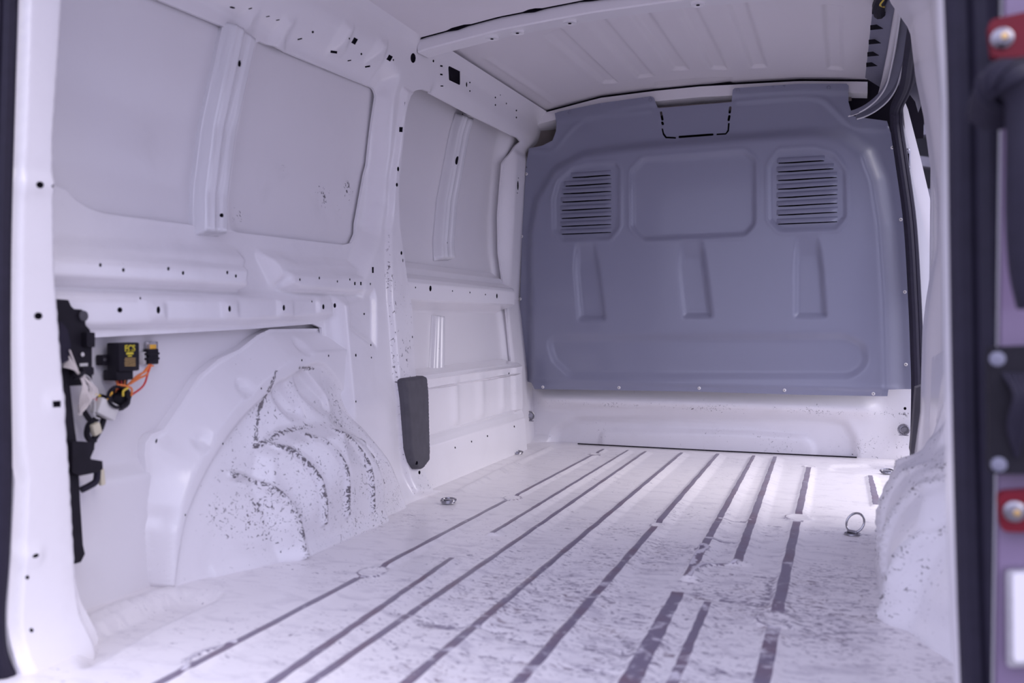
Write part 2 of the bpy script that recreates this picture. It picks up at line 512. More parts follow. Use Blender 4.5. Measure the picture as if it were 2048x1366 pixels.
def floor_fn(X, Y):
    Z = np.zeros_like(X)
    for (x0, y0, x1, y1, wl, wr, h, bl), P, C_ in zip(ribs, rib_polys, crown_polys):
        m = (X > min(x0, x1) - .08) & (X < max(x0, x1) + .08)
        if not m.any(): continue
        inn = inside(X[m], Y[m], P)
        dC = sd(X[m], Y[m], C_); dP = -sd(X[m], Y[m], P)
        t = np.where(dC <= 0, 1, dP / np.maximum(1e-6, dP + np.maximum(dC, 0)))
        Z[m] = np.maximum(Z[m], np.where(inn, h * np.clip(t, 0, 1), 0))
    for x, y, r in disc:
        d = np.hypot((X - x), (Y - y) * .8)
        Z = np.where(d < r * 1.6, np.maximum(Z * S((d - r) / (.6 * r)), .004 * S((r * 1.25 - d) / (.35 * r))), Z)
        Z = Z - .002 * S((r * .75 - d) / (.25 * r))
    for L in press: Z -= .0025 * S(1 - dist_line(X, Y, L) / .009)
    for L in (worn_curve, worn_curve2): Z += .004 * S(1 - dist_line(X, Y, L) / .010)
    Z += .004 * S(1 - dist_line(X, Y, worn_loop) / .012)
    Z -= up(X, Y, left_tray, .022, .022)
    Z += ridge(X, Y, at_z([(168, 1240), (240, 1210), (330, 1180), (420, 1183)]), .008, .014)
    Z += .010 * S(1 - dist_line(X, Y, side_ridge) / .022)
    Z -= up(X, Y, oval, .008, .016)
    Z += .004 * S((X + 1.12) / -.05) * (Y > 2.4)
    Z -= .02 * S((.97 - Y) / .05)
    return np.stack([X, Y, Z], 1)
def floor_wear(X, Y):
    w = np.zeros_like(X)
    for P in crown_polys:
        pass
    for x, y, r in disc:
        d = np.hypot(X - x, (Y - y) * .8)
        w = np.where(d < r * 1.3, .15 + .55 * (abs(d - r) < .003), w)
    for L, q in ((worn_curve, .0035), (worn_curve2, .0035), (worn_loop, .003), (cross_step, .0035), (cross_step2, .006)):
        w = np.maximum(w, 1.1 * (dist_line(X, Y, L) < q))
    for L in press: w = np.maximum(w, .75 * S(1 - dist_line(X, Y, L) / .02))
    # traffic: middle of the load bay is the most scuffed
    t = .46 * np.exp(-((X + .42) / .42) ** 2) * np.exp(-((Y - 1.55) / .75) ** 2) + .28 * np.exp(-((X - .0) / .16) ** 2) * np.exp(-((Y - 1.7) / .6) ** 2)
    return np.maximum(w, t)
flo = [(-1.42, .93), (.15, .93), (.17, 1.2), (.36, 1.3), (.36, 2.3), (.29, 2.45), (.29, 3.68), (-1.36, 3.68), (-1.42, 1.3)]
lines = [(P, True) for P in crown_polys] + [(P, True) for P in rib_polys]
def floor_mat(x, y):
    m = np.zeros(len(x), int)
    for P in crown_polys: m[inside(x, y, P)] = 2
    for dx, dy, r in disc: m[np.hypot(x - dx, (y - dy) * .8) < r * .95] = 0
    for P in thin_polys: m[inside(x, y, P)] = 2
    return m
def band(line, h):
    A = np.array(line); T_ = np.gradient(A, axis=0); T_ /= np.maximum(1e-9, np.linalg.norm(T_, axis=1))[:, None]
    Nn = np.stack([-T_[:, 1], T_[:, 0]], 1)
    return [tuple(p) for p in A + Nn * h] + [tuple(p) for p in (A - Nn * h)[::-1]]
thin_polys = [band(worn_curve, .0032), band(worn_curve2, .003), band(worn_loop, .0022), band(cross_step, .0022), band(cross_step2, .004)]
for x, y, r in disc[:2] + disc[4:6]:
    thin_polys.append([(x + r * math.cos(a), y + r * 1.25 * math.sin(a)) for a in [2.2 + i * .28 for i in range(9)]] + [(x + (r - .003) * math.cos(a), y + (r - .003) * 1.25 * math.sin(a)) for a in [2.2 + i * .28 for i in range(9)]][::-1])
lines += [(P, True) for P in thin_polys]
for dx, dy, r in disc:
    for q in (.55, .75, 1.0, 1.25): lines.append(([(dx + r * q * math.cos(a), dy + r * q * 1.25 * math.sin(a)) for a in [i * math.pi / 14 for i in range(28)]], True))
floor = sheet('floor', flo, floor_fn, [M['floor_paint'], M['cavity'], M['crown_paint']], sp=.0125, matfn=floor_mat, wear=floor_wear, lines=lines, rim=.05, back=(0, 0, -1))
tag(floor, kind='structure')
mb = MB(); mb.tube([(-1.03 + i * .11, 3.634 + .008 * abs(i - 5) / 5, .0025) for i in range(11)], .0026, 5); mb.build('seam', M['cavity'], floor)
# bolt bosses under the roof bow are added with the bow

# left wall ------------------------------------------------------------------
WP = np.array
def base_fn(Y, Z): return XI(Z) - .042 * (1 - S((Z - 1.2) / .10))
def PX(P, fn=None): return at_x(P, fn or base_fn)
rear_off = lambda Y, Z: XI(Z) - .042
mid_off = lambda Y, Z: XI(Z) - .02
zero_off = lambda Y, Z: XI(Z)
pillar_poly = PX([(768, 148), (756, 188), (748, 300), (738, 400), (729, 465), (712, 508)], mid_off)
pillar_poly = [(a + .038, b_) for a, b_ in pillar_poly] + [(2.18, .64), (2.18, .60), (2.12, .59), (2.06, .585), (2.05, 0.3), (2.05, -.1), (2.62, -.1), (2.62, 1.36), (2.36, 1.36), (2.30, 1.27)]
strip_poly = PX([(806, 178), (790, 300), (777, 430), (772, 500), (775, 600), (788, 750), (800, 900), (812, 985)], zero_off) + [(2.7, -.05), (2.7, 1.22)]
belt1 = PX([(60, 500), (130, 505), (484, 531), (488, 534), (488, 576), (484, 578), (132, 563), (60, 560)], mid_off)
ledge1 = PX([(60, 470), (130, 486), (440, 500), (486, 508), (497, 520), (490, 545), (60, 520)], mid_off)
belt2 = PX([(568, 543), (592, 541), (706, 548), (742, 552), (742, 592), (686, 587), (594, 581), (572, 572)], mid_off)
ledge2 = PX([(535, 510), (565, 512), (600, 524), (706, 530), (745, 540), (745, 560), (560, 560)], mid_off)
rail2 = PX([(60, 588), (130, 588), (560, 592), (690, 590), (690, 632), (520, 643), (178, 655), (60, 660)], mid_off)
recess = PX([(690, 592), (712, 586), (735, 584), (738, 600), (738, 690), (690, 655)], mid_off)
bosses = [PX([(x - 14, y - 15), (x + 14, y - 15), (x + 16, y + 15), (x - 12, y + 14)], mid_off) for x, y in ((317, 622), (463, 618), (573, 617), (650, 614))]
swages = [PX([(x, y0), (x + 14, y0 + 4), (x + 10, y1), (x - 12, y1)], zero_off) for x, y0, y1 in ((585, 40, 92), (690, 50, 100), (758, 82, 118), (520, 25, 60))]
gusset = PX([(700, 520), (752, 500), (760, 560), (738, 590), (706, 560)], mid_off)
ovp = PX([(722, 500), (745, 505), (752, 560), (750, 700)], zero_off)
XB = prof([(0, -1.29), (.27, -1.289), (.61, -1.279), (.83, -1.268), (1.23, -1.247)])
def wall_X(Y, Z):
    Y = np.asarray(Y, float); Z = np.asarray(Z, float)
    X = base_fn(Y, Z)
    b = X.copy()
    X = np.maximum(X, b + up(Y, Z, pillar_poly, .042, .05) * (1 - S((Z - 1.2) / .10)))
    X = X + up(Y, Z, strip_poly, .014, .016)
    l = np.maximum(up(Y, Z, belt1, .040, .020), up(Y, Z, ledge1, .026, .035))
    l = np.maximum(l, np.maximum(up(Y, Z, belt2, .040, .020), up(Y, Z, ledge2, .026, .035)))
    l = np.maximum(l, up(Y, Z, rail2, .018, .012))
    l = np.where(Y < 2.28, l, 0)
    X = np.maximum(X, b + l)
    for q in bosses: X = X + up(Y, Z, q, .005, .008)
    for q in swages: X = X + up(Y, Z, q, .014, .035)
    X = X - up(Y, Z, recess, .010, .024)
    X = X + .006 * np.exp(-((Z - 1.235) / .02) ** 2) * (Y < 2.3) 
    X = X + .03 * np.exp(-(Z / .05) ** 2) * (Y > 2.1) * (Y < 2.7)             # foot of the pillar spreads out on the floor
    k = S((Y - 3.40) / .10) * (1 - S((Z - 1.2) / .06))
    X = X * (1 - k) + XB(Z) * k
    return X
def wall_fn(Y, Z): return np.stack([wall_X(Y, Z), Y, Z], 1)
def wp(P): return at_x(P, wall_X)
win1 = PX([(60, -60), (320, -2), (460, 58), (407, 453), (210, 428), (178, 418), (155, 402), (140, 380), (60, 340)], rear_off)
win1 = [(1.04, 1.165)] + PX([(320, 0), (460, 58), (407, 453), (210, 428), (178, 418), (152, 402), (132, 380)], rear_off) + [(1.04, .80)]
win1 = fillet(win1, .01)
win2 = fillet(PX([(514, 80), (752, 178), (735, 330), (711, 468), (703, 486), (686, 490), (458, 463)], rear_off), .022)
front_edge = at_x([(826, 195), (812, 230), (801, 340), (798, 400), (804, 480), (815, 560), (825, 620), (828, 700), (836, 850), (842, 900), (852, 950), (866, 980)], wall_X)
fe = at_x([(846, 179), (834, 180), (824, 189), (816, 208)], wall_X) + front_edge[1:]
railb = at_x([(1042, 283), (1036, 276), (950, 234), (862, 187)], wall_X)
out = [(1.0, 1.378), (2.46, 1.378), (2.6, 1.388), (3.72, 1.405), (3.72, -.01), (3.475, -.01), (3.445, .06), (3.43, .35), (3.425, .60), (3.42, .80), (3.41, 1.16)] + railb \
    + fe + [(2.56, -.012), (2.02, -.012), (2.02, .505)] + PX([(640, 648), (520, 658), (190, 676), (100, 682)], mid_off) + [(1.0, .48)]
def C(x, y, rx, ry, rot=0, sq=False): return wp(ell(x, y, rx, ry, rot, 4 if sq else 12, sq))
cups = [C(*a) for a in [(201,530,3,4),(247,540,3,4),(337,537.5,2.8,4),(366.5,546,2.8,4),(455,545,2.3,3.8),(472,552,2.3,3.6),
    (240,620,5.5,5.5),(317,620,4,7.5),(459.5,617.5,3,6.5),(281,596.5,2,3),(600,559,1.6,3),(639,556,1.6,3),(675,563,1.4,2.6),(700,559,1.4,2.6),
    (741,568,1.3,2.6),(568,615.5,2.7,6),(647,613.5,2.5,5.5),(670,611,3,4.8),(624,603,1.3,2.3),(728.6,628,1.8,2.2),(742,690,1.4,2.5),(743,715,1.2,2),
    (692.5,701,1.8,2.5),(712,710.5,1.8,3.3),(712,803,1.5,2.4),(803,506,2,4),(826.5,116,5.5,10),(867,122,1.8,2.8),(933.5,169,1.6,5.2),(940,165,1.6,1.8),(940,182,1.6,1.8),
    (991,195,1.5,2),(991,210,1.5,2),(1001,190,1,1.3),(1013,207,1.3,2),(1033,221,1.5,2),(1033,235,1.5,2),(465,15,6,2,10),(626,64,2.6,2.6),
    (723,108,2,2.5),(787,120,1.6,2.2),(699,77,1.6,2.2),(808,208,1.2,4.5),(796.5,338,2.3,5),(794,369.5,2.3,4),
    (1036,371,1.8,10),(1037,356,1,1.5),(1035,386,1,1.5),(839,945,2.3,4),(791,665,1,1.5),(825,674,1.2,2.5),(806,521,1,4)]]
cups += [C(*a) for a in [(883,132,2.8,1.6,10,True),(883,149,2.8,1.6,10,True),(600,78,5,1.3,-14,True),(501,17,4,1.2,-14,True),(536,33,4,1,-10,True),(556,40,4,1,-10,True),
    (668,104,7,2.6,8,True),(709.5,82,4.6,6.4,30,True),(699,121,4,1.1,-12,True),(735.5,133,5.5,1.6,-10,True),(779.5,116,4.6,5.8,30,True),(884,172,3,1.1,0,True),
    (710,567,1.7,3.2,0,True),(722,567,1.7,3.4,0,True),(746,540,2,6,0,True),(803.5,259,2.4,5,5,True)]]
cups.append(fillet(wp([(897, 131), (921, 143), (921, 171), (898, 160)]), .006, 3))
def wall_wear(Y, Z):
    w = np.zeros_like(Y)
    w = np.maximum(w, .42 * inside(Y, Z, strip_poly) * S((.85 - Z) / .3))
    e = dist_line(Y, Z, PX([(772, 470), (775, 600), (788, 750), (800, 900), (812, 985)], zero_off))
    w = np.maximum(w, .55 * S(1 - e / .02) * (Z < .8))
    w = np.maximum(w, .16 * (Z < .8))
    w = np.maximum(w, .3 * S(1 - dist_line(Y, Z, ledge1, True) / .03))
    return w
wall_left = sheet('wall_left', out, wall_fn, [M['white_paint']], holes=[win1, win2], cups=cups, sp=.0075, rim=.008, wear=wall_wear)
tag(wall_left, kind='structure')

# outer skin panels seen through the openings of the frame
def skin_rear_X(Y, Z): return np.where(Z > .54, XI(Z) - .056, -1.292 + (XI(.54) - .056 + 1.292) * S((Z - .50) / .04))
low_poly = PX([(60, 958), (165, 950), (310, 930)], -1.275) + [(1.47, -.05), (1.0, -.05)]
def skin_rear_fn(Y, Z):
    X = skin_rear_X(Y, Z) + up(Y, Z, low_poly, .022, .030) - ridge(Y, Z, low_poly[:3], .003, .008)
    for P in ([(150, 1030), (205, 1020), (218, 1035), (222, 1100), (150, 1100)], [(150, 1142), (200, 1140), (218, 1160), (225, 1230), (150, 1230)]):
        X = X - up(Y, Z, fillet(at_x(P, -1.26), .02), .004, .012)
    return np.stack([X, Y, Z], 1)
def skin_wear(Y, Z):
    w = np.zeros_like(Y)
    for (x, y, r, a) in ((650, 395, .05, .5), (700, 380, .04, .5), (480, 435, .04, .45), (570, 340, .03, .4), (680, 420, .03, .45), (300, 300, .05, .22), (535, 385, .03, .4)):
        p = at_x([(x, y)], lambda Y, Z: XI(Z) - .049)[0]
        w = np.maximum(w, 1.5 * a * np.exp(-((Y - p[0]) ** 2 + (Z - p[1]) ** 2) / r ** 2))
    return w
sk1 = sheet('side_panel', [(.98, -.03), (2.52, -.03), (2.52, 1.36), (.98, 1.36)], skin_rear_fn, [M['skin_paint']], wall_left, sp=.014, wear=skin_wear)
def skin_front_fn(Y, Z):
    X = XI(Z) - .085 + .04 * S((Y - 3.40) / .06)
    return np.stack([X, Y, Z], 1)
sk4 = sheet('side_panel', [(2.40, -.03), (3.75, -.03), (3.75, 1.36), (2.40, 1.36)], skin_front_fn, [M['skin_paint']], wall_left, sp=.01)
# window posts
def post(P_top, P_bot, off, h, names, cupsP, rad=.010, mat='post_paint', tilt=.5):
    fb = lambda Y, Z: XI(Z) + off + h
    q = at_x(P_top + P_bot, fb)          # tl, tr, br, bl
    (y0, z0), (y1, z1), (y2, z2), (y3, z3) = q
    def fn(U, V):                       # U across, V up
        Y = (1 - V) * ((1 - U) * y3 + U * y2) + V * ((1 - U) * y0 + U * y1)
        Z = (1 - V) * ((1 - U) * z3 + U * z2) + V * ((1 - U) * z0 + U * z1)
        e = S(np.minimum(U, 1 - U) / .13) * S(np.minimum(V, 1 - V) / .012)
        return np.stack([XI(Z) + off + h * e + .004 * S((U - .60) / .08) * e + .005 * np.exp(-((U - .34) / .07) ** 2) * e, Y, Z], 1)
    cs = []
    for (u, v, ru, rv) in cupsP:
        cs.append([(u + ru * math.cos(a), v + rv * math.sin(a)) for a in [i * math.pi / 5 for i in range(10)]])
    return sheet(names, [(0, 0), (1, 0), (1, 1), (0, 1)], fn, [M[mat]], wall_left, cups=cs, sp=.06, spv=.012, rim=.012)
post([(470, 38), (517, 78)], [(458, 474), (409, 470)], -.046, .030, 'window_post', [(.5, .83, .07, .016), (.66, .10, .06, .010)])
post([(927, 225), (950, 236)], [(912, 521), (884, 521)], -.080, .030, 'window_post', [(.3, .68, .08, .03), (.4, .12, .07, .010)])
post([(871, 630), (890, 632)], [(890, 742), (866, 742)], -.083, .014, 'inner_post', [(.4, .9, .07, .02), (.4, .4, .08, .05)])

for a, b_ in (((927, 228), (884, 521)), ((868, 640), (866, 742)), ((461, 60), (408, 455))):
    q = at_x([a, b_], lambda Y, Z: XI(Z) - (.078 if a[0] > 600 else .050))
    mb = MB(); mb.tube([(float(XI(z)) - (.080 if a[0] > 600 else .052), y - .002, z) for y, z in [(q[0][0] + (q[1][0] - q[0][0]) * t / 8, q[0][1] + (q[1][1] - q[0][1]) * t / 8) for t in range(9)]], .0022, 5)
    mb.build('sealant_line', M['cavity'], wall_left)
# front belt rail, swept along the wall
def swept(name, prof_pts, y0, y1, mat, parent, sp=.03, cups=(), endtaper=None, wear=None, flip=False, relief=None):
    P = np.array(prof_pts, float); s = np.concatenate([[0], np.cumsum(np.hypot(*(P[1:] - P[:-1]).T))])
    def fn(Y, T):
        X = np.interp(T, s, P[:, 0]); Z = np.interp(T, s, P[:, 1])
        if relief is not None: X = X + relief(Y, T)
        return np.stack([X, Y, Z], 1)
    ln = [([(y0 + .001, t), (y1 - .001, t)], False) for t in s[1:-1]]
    o = sheet(name, [(y0, 0), (y1, 0), (y1, s[-1]), (y0, s[-1])], fn, [M[mat]], parent, sp=sp, spv=.008, cups=cups, wear=wear, lines=ln, flip=flip)
    o.data.set_sharp_from_angle(angle=math.radians(40))
    return o, s
fb_prof = [(-1.312, .535), (-1.310, .552), (-1.303, .560), (-1.240, .583), (-1.234, .588), (-1.233, .640), (-1.240, .652), (-1.285, .672), (-1.292, .690), (-1.330, .715)]
ss = np.concatenate([[0], np.cumsum(np.hypot(*(np.array(fb_prof)[1:] - np.array(fb_prof)[:-1]).T))])
fc = []
for x, y, rx, ry in [(861,577,2.6,6),(905,582,1.1,1.9),(940,585,1.1,1.9),(971,589,1.1,1.6),(994,592,1.6,5),(831,575,1.1,2)]:
    q = at_x(ell(x, y, rx, ry, 0, 10), -1.2335)
    fc.append([(a, float(np.interp(b, [.588, .640], [ss[4], ss[5]]))) for a, b in q])
swept('belt_rail', fb_prof, 2.45, 3.42, 'white_paint', wall_left, cups=fc)
# lower front box of the wall with its shelf
lb = [(-1.172, -.012), (-1.176, .02), (-1.184, .135), (-1.192, .150), (-1.203, .165), (-1.207, .310), (-1.204, .340), (-1.212, .352), (-1.235, .356), (-1.315, .372)]
s2 = np.concatenate([[0], np.cumsum(np.hypot(*(np.array(lb)[1:] - np.array(lb)[:-1]).T))])
def lb_rel(Y, T):
    r = 0 * Y
    for yc, w in ((2.75, .03), (2.98, .04), (3.20, .03)):
        r = r + .008 * np.exp(-((Y - yc) / w) ** 2) * S((T - s2[4]) / .03) * S((s2[6] - T) / .03)
    r = r + .010 * S((Y - 3.30) / .03) * S((T - s2[3]) / .03) * S((s2[7] - T) / .01)
    return r
cz = []
for x, y in [(906,895),(939,883),(971,872),(1026,747),(1025,853)]:
    q = at_x(ell(x, y, 1.3, 2.2, 0, 8), -1.19)
    zz = np.array(lb)[:8, 1]
    cz.append([(a, float(np.interp(b, zz, s2[:8]))) for a, b in q])
swept('lower_panel', lb, 2.45, 3.405, 'scuffed_white_paint', wall_left, cups=cz, relief=lb_rel, sp=.015)

# wheel arch -----------------------------------------------------------------
arch_out = [(1.43, -.035), (1.40, .01), (1.386, .126), (1.400, .215), (1.395, .262), (1.398, .285), (1.415, .300), (1.45, .306), (1.50, .352), (1.557, .409), (1.62, .440), (1.692, .459), (1.76, .490), (1.807, .503), (2.12, .503), (2.13, .45), (2.20, .44), (2.24, .30), (2.30, .15), (2.33, -.035)]
strip_out = smooth_line([(1.405, -.02), (1.412, .06), (1.422, .126), (1.455, .19), (1.528, .277), (1.60, .335), (1.682, .375), (1.76, .412), (1.841, .435), (1.93, .445), (2.05, .447), (2.16, .447)], 4) + [(2.45, .44), (2.45, -.05), (1.405, -.05)]
strip_in = smooth_line([(1.410, -.02), (1.428, .06), (1.45, .13), (1.50, .20), (1.56, .26), (1.63, .31), (1.72, .355), (1.841, .400), (1.92, .415), (1.97, .405), (2.02, .37), (2.07, .32), (2.146, .242), (2.20, .18), (2.262, .10), (2.29, .04), (2.31, -.03)], 4)
domeA = strip_in[:41] + [(2.6, .40), (2.6, -.6), (1.40, -.6)]
domeB = [(1.0, .6), (1.92, .415), (1.97, .395), (2.02, .355), (2.07, .31), (2.146, .232), (2.20, .17), (2.262, .09), (2.29, .03), (2.31, -.3), (1.0, -.3)]
box = fillet([(1.655, -.1), (1.650, .10), (1.635, .165), (1.665, .235), (1.74, .262), (1.93, .258), (2.03, .215), (2.085, .10), (2.095, -.1)], .03)
dimp = [fillet(at_x(P, -1.15), .02) for P in ([(601, 775), (617, 765), (640, 812), (640, 838), (622, 838), (603, 800)], [(640, 748), (660, 745), (692, 800), (690, 825), (672, 825), (650, 790)])]
rl = [at_x(P, -1.112) for P in ([(540, 955), (560, 962), (580, 985), (590, 1020), (594, 1060), (595, 1110)], [(600, 893), (616, 903), (632, 930), (640, 965), (641, 1045)],
      [(650, 872), (670, 885), (684, 920), (688, 960), (688, 1030)], [(696, 862), (718, 880), (733, 915), (737, 960), (739, 1022)], [(745, 880), (762, 900), (770, 930), (774, 970), (775, 1012)])]
rl = [smooth_line(q, 4) for q in rl]
scal = [(1.655, .372), (1.515, .275), (1.412, .135), (1.89, .458)]
def arch_X(Y, Z):
    X = np.full(Y.shape, -1.272)
    dO = dist_line(Y, Z, arch_out[:15]); dS = np.maximum(sd(Y, Z, strip_out), 0)
    t = dO / (dO + dS + 1e-6)
    X = X + .050 * np.clip((t - .14) / .80, 0, 1) + .005 * S((t - .93) / .06) - up(Y, Z, strip_in + [(1.40, -.05)], .006, .007)
    dA = -sd(Y, Z, domeA); dB = -sd(Y, Z, domeB)
    X = X + .082 * (1 - (1 - S(dA / .26) ** 1.0)) * S((dB + .02) / .07)
    X = X + up(Y, Z, box, .034, .034) * S((Z + .0) / .02 + 1)
    # each pressed rib is a step: proud on its left, recessed on its right
    for q, h in zip(rl, (.018, .016, .013, .013, .013)):
        d = dist_line(Y, Z, q)
        X = X + h * S(1 - d / .011)
        X = X - .35 * h * S(1 - dist_line(Y, Z, [(a + .020, b_ - .012) for a, b_ in q]) / .014)
    for q in dimp: X = X - up(Y, Z, q, .014, .02)
    for y, z in scal:
        d = np.hypot(Y - y, Z - z); m = sd(Y, Z, strip_out) > -.004
        X = X - .014 * S(1 - d / .030) * m
    X = X + .012 * np.exp(-(Z / .02) ** 2) * (Y > 1.5)
    return X
def arch_wear(Y, Z):
    w = .26 * S((Y - 1.42) / .2) * (sd(Y, Z, strip_in + [(1.40, -.05)]) < 0)
    w = w + .12 * np.exp(-((Y - 1.60) / .10) ** 2 - ((Z - .10) / .09) ** 2)
    for q in rl: w = np.maximum(w, .62 * S(1.2 - dist_line(Y, Z, q) / .010))
    w = np.maximum(w, .75 * S(1 - dist_line(Y, Z, [(1.755, .405), (1.70, .33), (1.66, .245)]) / .014))
    w = np.maximum(w, .7 * S(1 - dist_line(Y, Z, [(1.66, .245), (1.74, .27), (1.85, .272)]) / .010))
    w = np.maximum(w, .8 * S(1 - dist_line(Y, Z, [(1.85, .41), (1.92, .405)]) / .010))
    w = np.maximum(w, .72 * S(1 - dist_line(Y, Z, [(2.20, .16), (2.262, .09), (2.295, .0)]) / .012))
    return w
ac = [at_x(ell(x, y, 1.6, 2.6, 0, 8), lambda Y, Z: arch_X(Y, Z)) for x, y in ((523, 777), (446, 887.5), (371, 1030), (604, 720.5), (657.5, 711.5))]
ac.append(at_x(ell(313, 882, 2.2, 5, 15, 8), lambda Y, Z: arch_X(Y, Z)))
def arch_fn(Y, Z): return np.stack([arch_X(Y, Z), Y, Z], 1)
archL = sheet('wheel_arch', arch_out, arch_fn, [M['scuffed_white_paint']], cups=ac, sp=.0052, wear=arch_wear, rim=.02)
tag(archL, 'scuffed white pressed-steel wheel arch housing on the left side of the van floor', 'wheel arch', 'wheel arches in the load bay')
def archR_fn(Y, Z): return np.stack([MIR - arch_X(Y, Z), Y, Z], 1)
archR = sheet('wheel_arch', arch_out, archR_fn, [M['scuffed_white_paint']], sp=.009, wear=lambda Y, Z: .62 * arch_wear(Y, Z), rim=.02, back=(1, 0, 0), flip=True)
tag(archR, 'scratched white wheel arch housing bulging beside the right rear door pillar', 'wheel arch', 'wheel arches in the load bay')

# right wall -----------------------------------------------------------------
XR = prof([(-.05, .165), (0, .165), (.3, .19), (.5, .193), (.574, .20), (.695, .217), (.82, .216), (.9, .206), (1.02, .190), (1.11, .172), (1.23, .158), (1.30, .115), (1.40, .075), (1.46, .06)])
def rightw(Y, Z):
    X = XR(Z) + .025 * S((2.30 - Y) / .12) * (Z < 1.25) + .03 * S((1.9 - Y) / .3) * S((1.2 - Z) / .2)
    X = X - .004 * np.exp(-((Z - 1.17) / .006) ** 2) * (Y < 1.9)
    return np.stack([X, Y, Z], 1)
wr = sheet('wall_right', [(1.0, -.02), (2.40, -.02), (2.44, .2), (2.40, .3), (2.40, 1.40), (1.0, 1.40)], rightw, [M['white_paint']], sp=.02, rim=.03, back=(1, 0, 0), flip=True,
           wear=lambda Y, Z: .35 * S(1 - np.abs(Y - 2.36) / .06) * (Z < .9))
tag(wr, kind='structure')

# ceiling --------------------------------------------------------------------
def zpt(P): return at_z(P, 1.455)
crib = []
for q in ([(1093, 70), (1120, 58), (1234, 166), (1208, 166)], [(1171, 42), (1205, 38), (1306, 156), (1277, 159)], [(1261, 32), (1297, 30), (1375, 144), (1347, 144)],
          [(1356, 20), (1392, 18), (1454, 141), (1424, 141)], [(1452, 0), (1490, 0), (1532, 134), (1505, 136)], [(1647, 0), (1681, 0), (1685, 129), (1657, 129)]):
    a = zpt(q); a[0] = (a[0][0] + (a[0][0]-a[3][0])*.0, a[0][1]); crib.append(a)
def ceil_fn(X, Y):
    Z = ZC(X)
    for q in crib: Z = Z + up(X, Y, q, .010, .012)
    Z = Z + ridge(X, Y, zpt([(976, 93), (1107, 188)]), -.006, .02)
    Z = Z + up(X, Y, zpt([(1310, 178), (1312, 168), (1462, 157), (1464, 168)]), .005, .012)
    return np.stack([X, Y, Z], 1)
ceiling = sheet('ceiling', [(-1.235, 2.50), (.095, 2.50), (.095, 3.635), (-1.235, 3.635)], ceil_fn, [M['roof_paint']], sp=.009, flip=True)
tag(ceiling, kind='structure')
seg = [-1.235 + i * 1.33 / 40 for i in range(41)]
def notch(x):
    return -.006 if (-1.09 < x < -1.03 or -.85 < x < -.80 or -.68 < x < -.60) else 0.0
rc = sheet('rear_roof_panel', [(-1.182, .98)] + [(.2, .98), (.2, 2.452)] + [(x, 2.452 + notch(x)) for x in [.1 - i * .02 for i in range(64)]] + [(-1.182, 2.452)],
           lambda X, Y: np.stack([X, Y, ZR(X) + .002 - .004 * S((Y - 2.44) / .01)], 1), [M['roof_paint']], ceiling, sp=.03, rim=.004, back=(0, 0, 1), flip=True)
# roof bow
mb = MB(); bx = [-1.20 + i * 1.36 / 40 for i in range(41)]
zt = [float(ZR(x)) for x in bx]
V = []; F = []
for x, z in zip(bx, zt):
    e = .0 if x > -1.16 else .010
    for (y, dz) in ((2.462, .012), (2.462, -.004), (2.464, -.033), (2.468, -.037), (2.540, -.033), (2.60, .004), (2.62, .02)): V.append((x, y, z + dz))
for i in range(40):
    for k in range(6): F.append((i*7+k, (i+1)*7+k, (i+1)*7+k+1, i*7+k+1))
bow = mesh_obj('roof_bow', V, F, M['white_paint'], ceiling, False)
dk = MB(); dk.V = []
V = []; F = []
for i, (x, z) in enumerate(zip(bx, zt)):
    for (y, dz) in ((2.456, -.0045 + .6 * notch(x)), (2.456, .012), (2.47, .02)): V.append((x, y, z + dz))
for i in range(40):
    for k in range(2): F.append((i*3+k, (i+1)*3+k, (i+1)*3+k+1, i*3+k+1))
mesh_obj('sealant_gap', V, F, M['cavity'], ceiling, True)
for px in ((982, 66), (1033, 64), (1138, 38), (1395, 5)):
    (bx0, bz0), = at_y([px], 2.50)
    zz = float(ZR(np.array([bx0]))[0]) - .0365
    mb = MB(); mb.lathe((bx0, 2.51, zz), (0, 0, -1), [(.022, -.004), (.020, .003), (.008, .003), (.007, .0025)], 16); bo_ = mb.build('boss', M['white_paint'], bow)
    mb = MB(); mb.lathe((bx0, 2.508, zz - .0028), (0, 0, -1), [(.005, 0), (.005, .0012)], 10); mb.build('bolt_hole', M['cavity'], bo_)
# header above the bulkhead, thin gap under the roof panel
hx = [-1.235 + i * 1.33 / 30 for i in range(31)]
V = []; F = []
for x in hx:
    z = float(ZC(x))
    for (y, dz) in ((3.640, .01), (3.640, -.008), (3.618, -.012), (3.612, -.055), (3.64, -.062), (3.66, -.070), (3.70, -.070)): V.append((x, y, z + dz))
for i in range(30):
    for k in range(6): F.append((i*7+k, (i+1)*7+k, (i+1)*7+k+1, i*7+k+1))
hd = mesh_obj('trim_1', V, F, [M['white_paint'], M['cavity']], None, True, mi=[1 if k == 0 else 0 for i in range(30) for k in range(6)], sharp=40)
tag(hd, kind='structure')
mb = MB(); mb.box((-.51, 3.655, 1.372), (1.1, .02, .035)); br = mb.build('cab_bar', M['brown_bar'], hd)

